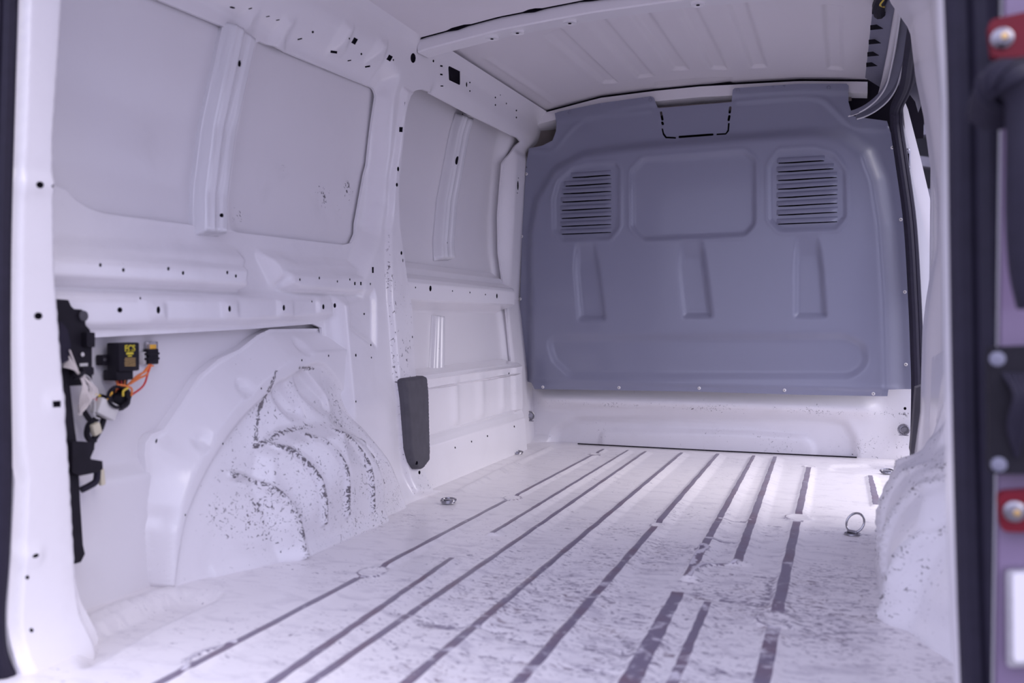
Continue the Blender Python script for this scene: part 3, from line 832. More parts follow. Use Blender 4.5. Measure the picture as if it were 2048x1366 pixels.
# outer roof, cab and hidden shells keep the daylight out
mb = MB(); mb.box((-.51, 2.30, 1.50), (1.75, 2.9, .02))
ro = mb.build('outer_roof', M['jamb_paint'], ceiling)
mb = MB()
mb.box((-.68, 4.75, .6), (1.84, .04, 2.2)); mb.box((-1.62, 4.2, .6), (.04, 1.2, 2.2)); mb.box((.235, 4.24, .6), (.03, 1.02, 2.2)); mb.box((-.68, 4.2, 1.72), (1.86, 1.2, .04)); mb.box((-.68, 4.2, -.1), (1.86, 1.2, .04))
mb.box((-1.50, 3.70, .7), (.30, .03, 1.7)); mb.box((-.66, 3.70, 1.58), (1.8, .03, .24))
cab = tag(mb.build('trim_2', M['cavity'], None, False), kind='structure')
mb = MB(); mb.box((.40, 1.68, .6), (.03, 1.45, 1.85)); mb.box((.30, 2.42, .6), (.18, .03, 1.3))
mb.box((.22, 1.7, 1.47), (.36, 1.5, .06)); mb.box((-1.32, 2.3, 1.47), (.3, 2.8, .06)); mb.box((-1.44, 2.3, .6), (.02, 2.8, 1.8)); mb.box((-1.30, .985, .7), (.24, .02, 1.6))
mb.box((.27, 1.015, .7), (.24, .02, 1.6))
tag(mb.build('trim_3', M['jamb_paint'], None, False), kind='structure')
# ------------------------------------------------------------------ bulkhead
YB = 3.60
def b2(P): return at_y(P, YB)
def c8(L): return [(1000 + x * .4977, 140 + y * .4977) for x, y in L]      # measured on a close-up
bo = b2([(1034, 760), (1040, 600), (1044, 470), (1052, 330), (1058, 297), (1085, 291), (1105, 281), (1112, 262), (1113, 243), (1110, 227), (1118, 224), (1200, 207),
         (1302, 193), (1308, 196), (1315, 215), (1319, 216), (1463, 204), (1466, 180), (1470, 177), (1600, 168), (1693, 168), (1697, 172), (1697, 204), (1702, 222), (1707, 232), (1730, 236), (1774, 242),
         (1792, 300), (1812, 400), (1822, 500), (1828, 600), (1830, 778), (1776, 778), (1774, 791), (1600, 788), (1398, 782), (1220, 779), (1075, 777), (1067, 765)])
proud = fillet(b2([(1066, 900), (1062, 600), (1062, 470), (1075, 400), (1110, 340), (1170, 308), (1260, 295), (1450, 278), (1620, 266), (1690, 272), (1735, 305), (1758, 360), (1772, 450), (1782, 600), (1790, 900)]), .04)
window_r = fillet(b2([(1268, 345), (1290, 322), (1490, 308), (1510, 325), (1510, 450), (1492, 470), (1290, 480), (1268, 455)]), .02)
ventL = fillet(b2([(1112, 400), (1122, 365), (1150, 342), (1180, 334), (1236, 331), (1241, 340), (1240, 455), (1222, 478), (1130, 482), (1113, 462)]), .015)
ventR = fillet(b2([(1540, 335), (1560, 307), (1630, 304), (1665, 315), (1688, 345), (1690, 435), (1672, 458), (1562, 463), (1541, 440)]), .015)
chan = [b2(P) for P in ([(1160, 470), (1188, 470), (1200, 540), (1213, 637), (1164, 637), (1156, 540)], [(1366, 470), (1402, 470), (1412, 540), (1424, 632), (1372, 632), (1362, 540)],
                        [(1596, 468), (1634, 468), (1643, 540), (1650, 632), (1592, 632), (1592, 540)])]
loz = fillet(b2([(1100, 675), (1690, 672), (1730, 690), (1730, 730), (1700, 752), (1145, 750), (1112, 720)]), .06)
crease_y = [(1113, 250), (1200, 232), (1310, 215)], [(1466, 196), (1600, 190), (1697, 190)]
topL = b2([(1100, 200), (1320, 150), (1322, 208), (1200, 229), (1113, 247)])
topR = b2([(1460, 140), (1720, 140), (1720, 187), (1600, 187), (1460, 195)])
innerline = [smooth_line(b2(P), 4) for P in ([(1060, 300), (1095, 303), (1112, 295), (1140, 262), (1165, 240), (1200, 232), (1300, 220)], [(1475, 202), (1590, 194), (1640, 197), (1665, 215), (1700, 250), (1725, 256), (1772, 258)])]
lfl = b2([(1000, 320), (1064, 320), (1060, 500), (1056, 600), (1056, 1000), (1000, 1000)])
def bulk_Y(X, Z):
    Y = np.full(X.shape, YB)
    d = -sd(X, Z, proud)
    wr_ = .030 + .022 * S((X + .1) / .2)
    Y = Y - .036 * S(.5 + d / (2 * wr_) * 1.2)
    Y = Y - .006 * S(.5 - sd(X, Z, topL) / .014) - .006 * S(.5 - sd(X, Z, topR) / .014)
    for q in innerline: Y = Y - ridge(X, Z, q, .004, .016)
    for P, h, w in ((window_r, .010, .016), (ventL, .007, .012), (ventR, .007, .012)):
        Y = Y + up(X, Z, P, h, w)
        Y = Y - .003 * S(1 - np.abs(sd(X, Z, P) - .010) / .008)
    for q in chan:
        Y = Y + up(X, Z, q, .016, .022) * S((.86 - Z) / .10)
    Y = Y + up(X, Z, loz, .012, .035)
    Y = Y - .004 * S((.285 - Z) / .01) * S((Z - .262) / .01)
    return Y
def bulk_fn(X, Z): return np.stack([X, bulk_Y(X, Z), Z], 1)
# slots of the knock-out panel
def slot(p, q, w):
    p = np.array(p, float); q = np.array(q, float); t = (q - p) / np.linalg.norm(q - p); n = np.array((-t[1], t[0])) * w
    return [tuple(p - n), tuple(q - n), tuple(q + t * w * .6), tuple(q + n), tuple(p + n), tuple(p - t * w * .6)]
sl = []
for a, b_ in (((1322, 224), (1325, 240)), ((1324, 244), (1326, 249)), ((1461, 214), (1459, 226)), ((1459, 231), (1457, 241)),
              ((1358, 274), (1426, 269))): sl.append(slot(a, b_, 2.4))
sl.append([(1326, 257), (1328, 266), (1333, 273), (1352, 274), (1352, 277.5), (1331, 276.5), (1325.5, 269), (1323, 257)])
sl.append([(1456, 246), (1455, 260), (1451, 266), (1433, 267), (1433, 270.5), (1452, 269.5), (1458, 262), (1459.5, 246)])
holesB = [b2(s_) for s_ in sl]
louv = []
for a, b_ in (((293, 435), (453, 425)), ((265, 469), (455, 458)), ((256, 500), (455, 490)), ((252, 533), (455, 523)), ((250, 566), (455, 556)), ((250, 598), (455, 588)), ((250, 630), (455, 621)), ((250, 661), (455, 653)),
              ((1115, 378), (1305, 368)), ((1113, 413), (1342, 400)), ((1113, 447), (1355, 434)), ((1113, 482), (1357, 467)), ((1113, 516), (1357, 502)), ((1113, 550), (1357, 537)), ((1113, 585), (1357, 573)), ((1113, 621), (1357, 611))):
    louv.append(c8([a, b_]))
for L in louv:
    holesB.append(b2([(L[0][0] + 3, L[0][1] - .2), (L[0][0] + 30, L[0][1] - 1.8), (L[1][0] - 1, L[1][1] - 1.2), (L[1][0] - 1, L[1][1] + 1.8), (L[0][0] + 30, L[0][1] + 1.1), (L[0][0] + 3, L[0][1] + 1.8)]))
bulk = sheet('bulkhead', bo, bulk_fn, [M['bulkhead_paint']], holes=holesB, sp=.0085, rim=.004, back=(0, 1, 0))
tag(bulk, 'blue-grey sheet metal bulkhead with louvred vents and blanked window closing off the cab', 'bulkhead')
for L in louv:                       # hoods over the slits
    (x0, z0), (x1, z1) = b2(L)
    V = []; F = []; n = 14; m = 6
    for i in range(n + 1):
        u = i / n; x = x0 + (x1 - x0) * u; zb = z0 + (z1 - z0) * u
        e = S(np.array(min(u, 1 - u) / .08))
        for j in range(m + 1):
            v = j / m; z = zb - .001 + .020 * v
            hgt = .0115 * float(e) * math.cos(v * math.pi / 2) ** .8 if v < 1 else 0
            yb = float(bulk_Y(np.array([x]), np.array([z]))[0])
            V.append((x, yb - hgt - .0003, z))
    for i in range(n):
        for j in range(m): F.append((i*(m+1)+j, (i+1)*(m+1)+j, (i+1)*(m+1)+j+1, i*(m+1)+j+1))
    mesh_obj('louver', V, F, M['bulkhead_paint'], bulk)
# rivets
rv = [(1053, 348), (1043.5, 473), (1040.5, 598), (1042, 722), (1787, 295), (1804, 439), (1812, 584), (1814, 729), (1091, 773), (1242, 774), (1401, 775), (1570, 779), (1746, 786)]
scr = [(1140, 225), (1301, 200), (1476, 181), (1657, 176)]
me_r = None
def rivet(c, mat, r):
    mb = MB(); mb.lathe((0, 0, 0), (0, -1, 0), [(r * 1.05, -.001), (r, .0012), (r * .62, .003), (r * .32, .0032), (r * .26, .0015), (r * .05, .0012)], 14)
    return mb.build('rivet', mat)
proto = None
for i, p in enumerate(rv):
    (x, z), = b2([p])
    if i in (4, 5, 6, 7): x -= .004
    y = float(bulk_Y(np.array([x]), np.array([z]))[0])
    if proto is None:
        o = proto = rivet(None, M['rivet_white'], .0062)
    else:
        o = proto.copy(); scene.collection.objects.link(o)
    o.parent = bulk; o.location = (x, y - .0005, z)
    if i == 0:
        mb = MB(); mb.lathe((0, 0, 0), (0, -1, 0), [(.0018, .001), (.0017, .0038), (.0001, .0040)], 8); hole = mb.build('rivet_core', M['cavity'], o); hole0 = hole
    else:
        h2 = hole0.copy(); scene.collection.objects.link(h2); h2.parent = o
p2 = None
for p in scr:
    (x, z), = b2([p]); y = float(bulk_Y(np.array([x]), np.array([z]))[0])
    if p2 is None:
        mb = MB(); mb.lathe((0, 0, 0), (0, -1, 0), [(.008, -.001), (.0078, .001), (.0055, .003), (.0045, .003), (.004, .0018), (.0012, .0018), (.0008, .0032)], 14); o = p2 = mb.build('screw', M['bulkhead_paint'])
    else: o = p2.copy(); scene.collection.objects.link(o)
    o.parent = bulk; o.location = (x, y, z)

# ------------------------------------------------------------------ kick panel below the bulkhead
YK = 3.655
def k2(P): return at_y(P, YK)
kin = fillet(k2([(1085, 960), (1110, 860), (1150, 838), (1640, 832), (1690, 845), (1708, 880), (1715, 960)]), .03)
koval = fillet(k2([(1198, 900), (1200, 866), (1215, 862), (1500, 866), (1610, 876), (1628, 892), (1632, 950), (1198, 950)]), .02)
kledge = k2([(1000, 800), (1800, 812), (1800, 826), (1000, 820)])
def kick_Y(X, Z):
    Y = np.full(X.shape, YK)
    Y = Y - .042 * np.exp(-((Z - .19) / .034) ** 2) * S((X + 1.24) / .08) * S((.17 - X) / .08)
    Y = Y + up(X, Z, kin, .028, .035)
    Y = Y - up(X, Z, koval, .012, .016)
    Y = Y - .05 * S((.03 - Z) / .03) * S((-1.12 - X) / .10)
    return Y
cupk = [k2(ell(1810, 817, 3, 3))]
wf = sheet('wall_front', k2([(1030, 740), (1835, 745)]) + [(.275, .262), (.275, -.012), (-1.24, -.012), (-1.27, .262)], lambda X, Z: np.stack([X, kick_Y(X, Z), Z], 1), [M['scuffed_white_paint']], sp=.012, cups=cupk, back=(0, 1, 0),
           wear=lambda X, Z: .16 * S((.12 - Z) / .05) + .30 * np.exp(-((Z - .175) / .02) ** 2) + .08 * S(1 - np.abs(X - .10) / .1) * S((.12 - Z) / .05))
tag(wf, kind='structure')
# full height front pillars either side of the bulkhead
def pil(X0, X1, z0, z1, y, name='trim_4'):
    mb = MB(); mb.box(((X0 + X1) / 2, y, (z0 + z1) / 2), (abs(X1 - X0), .03, z1 - z0), None, .006); return mb
mb = MB(); mb.box((-1.335, 3.665, .58), (.09, .06, 1.20), None, .012); o = tag(mb.build('trim_4', M['white_paint']), kind='structure')
V = []; F = []
cor = [(-1.29, 3.56, 1.12), (-1.27, 3.62, 1.12), (-1.25, 3.66, 1.13), (-1.20, 3.72, 1.16), (-1.10, 3.78, 1.20)]
top = [(-1.24, 3.56, 1.40), (-1.23, 3.62, 1.40), (-1.20, 3.66, 1.395), (-1.13, 3.72, 1.39), (-1.02, 3.78, 1.385)]
for a, b_ in zip(cor, top):
    for k in range(5):
        V.append(tuple(a[i] + (b_[i] - a[i]) * k / 4 for i in range(3)))
for i in range(4):
    for k in range(4): F.append((i*5+k, (i+1)*5+k, (i+1)*5+k+1, i*5+k+1))
mesh_obj('corner_gusset', V, F, M['brown_bar'], hd)

# ------------------------------------------------------------------ right front: door opening
def s3(P, Y): return [(x, Y, z) for x, z in at_y(P, Y)]
ys = 3.46
path = s3([(1829, 925), (1832, 780), (1830, 700), (1826, 600), (1817, 450), (1801, 330), (1791, 262)], ys)
path2 = path + [(path[-1][0] - .004, 3.44, 1.235), (path[-1][0] - .006, 3.38, 1.262)] + [(.190, 3.10, 1.265), (.182, 2.8, 1.262), (.17, 2.42, 1.255)]
sm = smooth_line(path2, 5)
seal = bpy.data.objects.new('door_seal', None); link(seal); seal.location = (0, 0, 0)
mb = MB(); mb.tube(sm, .016, 10); mb.build('seal_bulb', M['black_rubber'], seal)
mb = MB(); mb.tube([(x + .017, y + .004, z) for x, y, z in sm], .011, 8); mb.build('seal_lip', M['black_rubber'], seal)
tag(seal, 'black rubber seal running round the front edge and top of the right-hand sliding door opening', 'seal')
# jamb outside the seal, bright in daylight
jamb = MB()
j1 = s3([(1794, 205), (1799, 203), (1805, 242), (1818, 290), (1825, 353), (1848, 451), (1868, 560), (1868, 940), (1840, 940), (1838, 700), (1822, 430), (1800, 300)], 3.50)
jamb.prism(j1, (0, .03, 0)); o = tag(jamb.build('door_1', M['jamb_paint']), kind='structure')
mb = MB(); pj = s3([(1805, 203), (1810, 204), (1816, 219), (1842, 320), (1872, 448), (1880, 570), (1860, 570), (1845, 470), (1822, 350), (1812, 280)], 3.56)
mb.prism(pj, (0, .03, 0)); mb.build('jamb_flange', M['skin_paint'], o)
st = bpy.data.objects.new('door_striker', None); link(st); (sx, sz), = at_y([(1816, 318)], 3.49); st.location = (sx, 3.49, sz)
mb = MB(); mb.box((0, 0, 0), (.016, .006, .075), None, .003); mb.build('striker_plate', M['dark_steel'], st)
for dz in (-.030, .030):
    mb = MB(); mb.lathe((0, -.003, dz), (0, -1, 0), [(.006, 0), (.006, .003), (.003, .004), (.002, .002)], 10); mb.build('screw', M['zinc'], st)
mb = MB(); mb.box((0, -.0035, 0), (.007, .003, .038), None, .001); mb.build('slot', M['cavity'], st)
tag(st, 'small dark striker plate with two screws on the white door jamb behind the black seal', 'striker plate')

# roof side rail above the door
def run(name, sec, y0, y1, mat, parent, th=None):
    V = []; F = []; k = len(sec); n = 12
    for i in range(n + 1):
        y = y0 + (y1 - y0) * i / n
        for x, z in sec: V.append((x, y, z))
    for i in range(n):
        for j in range(k - 1): F.append((i*k+j, (i+1)*k+j, (i+1)*k+j+1, i*k+j+1))
    return mesh_obj(name, V, F, M[mat], parent, True, sharp=30)
rr = bpy.data.objects.new('trim_5', None); link(rr); tag(rr, kind='structure')
q = at_y([(1733, 166), (1735, 150), (1762, 150), (1764, 176), (1778, 195), (1783, 212)], 3.45)
run('rail_liner', [(.088, 1.435), (.086, 1.425), (.094, 1.418), (.138, 1.385), (.140, 1.36)], 2.3, 3.60, 'rail_grey', rr)
V = []
mb = MB()
for i, yy in enumerate((2.62, 2.78, 2.93, 3.08, 3.22, 3.35)):
    mb.box((.108, yy, 1.406), (.050, .004, .014), None, 0)
mb.build('liner_clip', M['black_plastic'], rr)
mb = MB(); mb.tube([(.148, 2.30, 1.352), (.150, 2.6, 1.356), (.150, 3.0, 1.358), (.147, 3.35, 1.355), (.140, 3.55, 1.345)], [.017, .016, .014, .013, .012], 12); mb.build('rail_tube', M['skin_paint'], rr)
run('track_roof', [(.150, 1.37), (.21, 1.36), (.25, 1.30), (.26, 1.26)], 2.3, 3.50, 'rail_grey', rr)
# sliding door track curving inboard at its front end
tp = smooth_line([(.158, 2.50, 1.315), (.163, 2.80, 1.312), (.163, 3.05, 1.308), (.158, 3.22, 1.300), (.138, 3.36, 1.292), (.105, 3.46, 1.284), (.072, 3.52, 1.280), (.045, 3.545, 1.278)], 4)
trk = bpy.data.objects.new('door_track', None); link(trk)
def ribbon(path, offs, mat, name, parent):
    V = []; F = []; P = [Vector(p) for p in path]; k = len(offs)
    for i, p in enumerate(P):
        t = (P[min(i+1, len(P)-1)] - P[max(i-1, 0)]); t.z = 0; t.normalize(); s_ = Vector((t.y, -t.x, 0))
        for a, b_ in offs: V.append(p + s_ * a + Vector((0, 0, b_)))
    for i in range(len(P) - 1):
        for j in range(k - 1): F.append((i*k+j, (i+1)*k+j, (i+1)*k+j+1, i*k+j+1))
    return mesh_obj(name, V, F, M[mat], parent, True, sharp=30)
ribbon(tp, [(-.016, -.004), (-.016, .014), (.014, .006), (.014, -.016)], 'rail_grey', 'track_channel', trk)
mb = MB(); mb.tube([(x - .016, y, z - .003) for x, y, z in tp], .0028, 6); mb.build('track_edge', M['jamb_paint'], trk)
mb = MB(); mb.tube([(x + .014, y + .006, z - .014) for x, y, z in tp], .0028, 6); mb.build('track_edge', M['jamb_paint'], trk)
tag(trk, 'grey steel sliding door track with white edges curving in above the bulkhead corner', 'track')
# dark corner pocket behind the track and the harness at the top
mb = MB(); mb.box((.14, 3.66, 1.33), (.30, .02, .26)); mb.build('corner_pocket', M['cavity'], rr)
mb = MB(); mb.tube(smooth_line([(.098, 2.52, 1.405), (.105, 2.62, 1.400), (.098, 2.72, 1.402), (.104, 2.80, 1.405)], 4), [.017] * 13, 9)
hn = mb.build('wiring_conduit', M['black_plastic']); tag(hn, 'short black wiring conduit tucked beside the ceiling above the side door', 'cable')
mb = MB(); mb.tube(smooth_line([(.095, 2.55, 1.392), (.11, 2.60, 1.386), (.10, 2.66, 1.385), (.112, 2.70, 1.39)], 4), .003, 6); mb.build('wire', M['wire_yellow'], hn)

# outside: ground and the dark slatted shed roof seen through the gap
g = MB(); g.box((0, 0, -.62), (60, 60, .05)); tag(g.build('ground', M['asphalt'], None, False), kind='structure')
shed = bpy.data.objects.new('shed_roof', None); link(shed); shed.location = (2.6, 12, 3.3)
d0 = Vector((.85, .25, -.22)).normalized()
mb = MB(); mb.box((.2, .5, -.1), (5.0, .1, 5.4)); mb.build('backing', M['shed_dark'], shed, False)
sm_ = None
for i in range(13):
    mb = MB(); R = Matrix.Rotation(.22, 3, 'Y')
    o = None
    if sm_ is None:
        mb.box((0, 0, 0), (4.6, .16, .10), R, .0); mb.box((0, -.02, -.06), (4.6, .18, .02), R); sm_ = o = mb.build('slat', M['shed_edge'], shed, False)
    else: o = sm_.copy(); scene.collection.objects.link(o); o.parent = shed
    o.location = (0, 0, 2.2 - i * .38)
mb = MB(); mb.box((-.6, -.1, 0), (.10, .12, 5.0)); mb.build('rafter', M['shed_dark'], shed, False)
mb = MB(); mb.box((.3, .3, -2.9), (.2, .2, 3.4)); mb.build('post', M['shed_dark'], shed, False)
mb = MB(); mb.box((-1.8, .3, -2.9), (.2, .2, 3.4)); mb.build('post', M['shed_dark'], shed, False)
tag(shed, 'dark slatted shed roof outside, seen through the gap of the side door', 'shed')

# ------------------------------------------------------------------ rear left pillar and seals
dp_l = at_x([(44, -60), (44, 0), (37, 200), (28, 400), (25, 640), (30, 900), (40, 965), (32, 1120), (24, 1250), (28, 1330), (42, 1385)], -1.14)
def dpX(Y, Z):
    X = np.full(Y.shape, -1.140)
    X = X - .05 * S((Y - np.interp(Z, [-.05, 0, .06, .12, .3, .6, .8, 1.1], [1.115, 1.112, 1.10, 1.095, 1.085, 1.062, 1.062, 1.09])) / .022) ** 1
    yl = np.interp(Z, [b_ for a, b_ in dp_l[::-1]], [a for a, b_ in dp_l[::-1]])
    X = X - .010 * (1 - S((Y - yl - .008) / .006))
    X = X + .022 * np.exp(-((Z + .01) / .05) ** 2)
    X = X - .0035 * np.exp(-((Z - (.752 - 0 * Y)) / .003) ** 2) * (Y < 1.07)
    X = X + up(Y, Z, pad1, .003, .006) + up(Y, Z, pad2, .003, .006) + up(Y, Z, pad3, .004, .008)
    return X
pad1 = fillet(at_x([(36, 350), (118, 355), (124, 372), (120, 388), (34, 385)], -1.14), .004)
pad2 = fillet(at_x([(88, 800), (98, 785), (126, 780), (132, 800), (130, 835), (100, 832)], -1.14), .004)
pad3 = fillet(at_x([(34, 1098), (80, 1092), (88, 1108), (78, 1126), (36, 1136)], -1.14), .004)
dcups = [at_x(ell(*a), -1.14) for a in [(77.5, 370, 8.5, 7, 10), (106, 373, 6, 3.8, 5), (77, 632, 9, 7.5), (68, 1111, 7.5, 4, -18), (55, 1155, 4.5, 4.5), (60, 1260, 4.5, 4.5)]] + [at_x(ell(111, 808, 8.5, 6.5, -3, 4, True), -1.14)]
dp_r = [(1.122, 1.36), (1.112, .9), (1.090, .82), (1.088, .6), (1.108, .4), (1.125, .2), (1.15, .06), (1.17, -.012)]
dp = sheet('trim_6', [(dp_l[0][0], 1.36)] + dp_l[1:] + [(dp_l[-1][0], -.04), (1.17, -.04)] + dp_r[::-1], lambda Y, Z: np.stack([dpX(Y, Z), Y, Z], 1), [M['white_paint']], cups=dcups, sp=.006, spv=.010, rim=.02,
           wear=lambda Y, Z: .25 * S((Y - 1.05) / .04) * S((.45 - Z) / .2) + .05)
tag(dp, kind='structure')
def xy(P, X): return [(X, a, b_) for a, b_ in at_x(P, X)]
sp_ = smooth_line(xy([(20, -80), (18, 0), (12, 200), (5, 450), (3, 700), (6, 950), (0, 1120), (-8, 1230), (-2, 1310), (22, 1362), (60, 1400), (120, 1440)], -1.150), 4)
sl_ = bpy.data.objects.new('rear_door_seal', None); link(sl_)
mb = MB(); mb.tube(sp_, .0125, 10); mb.build('seal_bulb', M['black_rubber'], sl_)
mb = MB(); mb.tube([(x - .012, y - .016, z) for x, y, z in sp_], .014, 8); mb.build('seal_lip', M['black_rubber'], sl_)
tag(sl_, 'blurred black rubber door seal down the left edge of the rear opening', 'seal', 'rear door seals')

# right rear pillar, seal and the outer jamb with its fittings
rdp = at_y([(1868, -60), (1872, 100), (1880, 220), (1880, 430), (1884, 700), (1888, 900), (1892, 1120), (1905, 1366), (1915, 1420)], 1.12)
V = []; F = []
prev = None
R_ = []
for (x, z) in rdp:
    R_.append([(x + .030, 1.19, z), (x + .004, 1.15, z), (x + .002, 1.12, z), (x + .008, 1.09, z), (x + .015, 1.065, z), (x + .03, 1.06, z)])
n = len(R_[0])
for r_ in R_: V += r_
for i in range(len(R_) - 1):
    for k in range(n - 1): F.append((i*n+k, i*n+k+1, (i+1)*n+k+1, (i+1)*n+k))
o = tag(mesh_obj('trim_7', V, F, M['white_paint'], None, True), kind='structure')
rs_ = smooth_line(s3([(1915, -70), (1918, 0), (1925, 200), (1928, 450), (1932, 700), (1937, 950), (1944, 1200), (1952, 1400), (1953, 1450)], 1.04), 3)
rse = bpy.data.objects.new('rear_door_seal', None); link(rse)
mb = MB(); mb.tube(rs_, .0145, 10); mb.build('seal_bulb', M['black_rubber'], rse)
mb = MB(); mb.tube([(x + .022, y - .008, z) for x, y, z in rs_], .0145, 8); mb.build('seal_lip', M['black_rubber'], rse)
tag(rse, 'wide blurred black rubber door seal down the right edge of the rear opening', 'seal', 'rear door seals')
YJ = .98
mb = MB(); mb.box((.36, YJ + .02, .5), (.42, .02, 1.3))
oj = tag(mb.build('trim_8', M['shaded_jamb'], None, False), kind='structure')
def plate(P, th, bev, name, mat, parent, Y=YJ):
    q = fillet(at_y(P, Y), bev, 4); mb = MB(); mb.prism([(x, Y, z) for x, z in q], (0, th, 0)); return mb.build(name, M[mat], parent, True)
for P, lab, cx_, cy_ in (([(1976, 40), (2090, 15), (2090, 110), (1984, 116)], 'red hinge bracket with a brass-centred bolt, upper right of the rear opening', 2007, 72),
                         ([(1996, 985), (2090, 978), (2090, 1066), (2002, 1064)], 'red bracket with a bolt low down on the right rear jamb', 2032, 1026)):
    e = bpy.data.objects.new('bracket', None); link(e); (bx_, bz_), = at_y([(cx_, cy_)], YJ - .012)
    plate(P, .014, .008, 'bracket_plate', 'shaded_red', e, YJ - .004)
    mb = MB(); mb.lathe((bx_, YJ - .004, bz_), (0, -1, 0), [(.0105, 0), (.010, .002), (.007, .004), (.0065, .007), (.001, .008)], 14); w = mb.build('bolt', M['dark_steel'], e)
    mb = MB(); mb.lathe((bx_ + .001, YJ - .0118, bz_), (0, -1, 0), [(.0035, 0), (.003, .0015), (.0005, .002)], 10); mb.build('brass_core', M['brass'], w)
    tag(e, lab, 'bracket', 'red brackets on the right rear jamb')
tb = smooth_line([(x, y_, z) for (x, z), y_ in zip([at_y([p], .93)[0] for p in ((1998, 212), (2004, 180), (2020, 168), (2036, 190), (2042, 250), (2041, 340), (2043, 440), (2052, 540), (2070, 610))], (.965, .945, .93, .925, .925, .925, .93, .935, .94))], 4)
gr = bpy.data.objects.new('cable_grommet', None); link(gr)
mb = MB(); mb.tube(tb, [.023 if i < 10 else max(.0135, .023 - (i - 9) * .0022) for i in range(len(tb))], 14); mb.build('grommet_tube', M['black_rubber'], gr)
for i in (5, 7, 9, 11):
    mb = MB(); t = (Vector(tb[i+1]) - Vector(tb[i-1])).normalized(); mb.ring(tb[i], .0232, .002, t, 18, 6); mb.build('bellows_ridge', M['black_rubber'], gr)
tag(gr, 'thick black rubber cable grommet looping down the right rear jamb', 'cable')
lt = bpy.data.objects.new('lamp_socket', None); link(lt)
plate([(1978, 695), (2100, 690), (2100, 950), (1980, 948)], .02, .004, 'socket_housing', 'black_plastic', lt, YJ - .008)
for p in ((1996, 718), (1999, 930)):
    (x, z), = at_y([p], YJ - .012); mb = MB(); mb.lathe((x, YJ - .008, z), (0, -1, 0), [(.0072, 0), (.007, .002), (.001, .0035)], 12); mb.build('screw', M['rail_grey'], lt)
(x, z), = at_y([(2030, 790)], YJ - .02)
mb = MB()
for k in range(5):
    mb.tube(smooth_line([(x - .008 + k * .005, YJ - .010, z + .02), (x + .003 * k, YJ - .022, z), (x - .004 + .003 * k, YJ - .018, z - .03), (x + .004, YJ - .01, z - .06)], 4), .0024, 6)
mb.build('wire_bundle', M['black_rubber'], lt)
mb = MB(); mb.tube(smooth_line([(x + .006, YJ - .014, z + .012), (x + .012, YJ - .022, z), (x + .010, YJ - .018, z - .014)], 4), .0028, 6); mb.build('wire', M['wire_orange'], lt)
tag(lt, 'black tail lamp recess with two pale screws and loose wires on the right rear jamb', 'lamp socket')
lp = bpy.data.objects.new('latch_plate', None); link(lp)
plate([(2012, 1140), (2100, 1138), (2100, 1332), (2014, 1335)], .012, .004, 'plate', 'zinc', lp, YJ - .004)
plate([(2026, 1150), (2100, 1148), (2100, 1322), (2028, 1324)], .006, .003, 'raised_face', 'skin_paint', lp, YJ - .009)
tag(lp, 'pale metal latch plate at the lower right of the rear opening', 'plate')

# ------------------------------------------------------------------ black rubber door stops
def rub(Pq, fn, name, lab):
    q = fillet(at_x(Pq, fn), .012, 5); q = [(a, b_) for a, b_ in q]
    f0 = lambda Y, Z: np.stack([fn(Y, Z) + .018 * S(-sd(Y, Z, q) / .010 + .35), Y, Z], 1)
    return q, f0
padP = [(800, 757), (845, 751), (851, 905), (850, 922), (838, 938), (826, 938), (817, 925), (812, 900)]
fnp = lambda Y, Z: wall_X(np.full_like(Y, 2.42), Z) + .004
q, f0 = rub(padP, fnp, 'door_stop', '')
sh1 = MB()
pads = sheet('rubber_pad', q, f0, [M['grey_rubber']], cups=[at_x(ell(834, 926, 2.2, 4), lambda Y, Z: fnp(Y, Z) + .018)], sp=.005, rim=.02)
tag(pads, 'long dark grey rubber pad with rounded bottom on the foot of the left pillar', 'rubber pad', 'rubber pads at the pillar feet')
pr_ = at_y([(1831, 775), (1848, 769), (1853, 778), (1854, 880), (1842, 903), (1824, 915), (1820, 900), (1826, 840)], 2.48)
mb = MB(); mb.prism([(x, 2.46, z) for x, z in pr_], (0, .06, 0)); o = mb.build('rubber_pad', M['grey_rubber'])
tag(o, 'dark grey rubber pad at the bottom of the right door opening by the black seal', 'rubber pad', 'rubber pads at the pillar feet')

# ------------------------------------------------------------------ lashing rings and anchor eyes
def lash(x, y, a, tilt, lab, R=.022, z0=.004, name='lashing_ring'):
    e = bpy.data.objects.new(name, None); link(e); e.location = (x, y, z0); e.rotation_euler = (0, 0, a)
    mb = MB(); mb.lathe((0, 0, 0), (0, 0, 1), [(.020, -.001), (.019, .002), (.013, .003), (.011, .0015), (.004, .001)], 18); mb.build('base_plate', M['dark_steel'], e)
    N = Vector((0, -math.sin(tilt), math.cos(tilt)))
    c_ = Vector((0, 0, .006)) + Vector((0, math.cos(tilt), math.sin(tilt))) * (R * .9 if tilt > .2 else .002)
    mb = MB(); mb.ring(c_, R, .0028, N, 26, 8, 1.0 if tilt < .2 else .9, (1, 0, 0)); mb.build('ring', M['ring_steel'], e)
    mb = MB(); mb.box((0, 0, .005), (.026, .010, .007), None, .002); mb.build('clamp', M['dark_steel'], e)
    if name: tag(e, lab, 'lashing ring', 'lashing rings on the load floor')
    return e
lash(-1.044, 2.335, .1, .08, 'folded steel lashing ring lying on the floor by the left wheel arch', .021)
lash(-1.172, 3.28, .3, .10, 'folded steel lashing ring at the far left corner of the floor', .021)
lash(.037, 2.335, -.55, 1.05, 'steel lashing ring standing half upright on the right of the floor', .025, .002)
lash(.160, 3.30, .0, .15, 'folded steel lashing ring at the far right corner beside the wheel arch', .021)
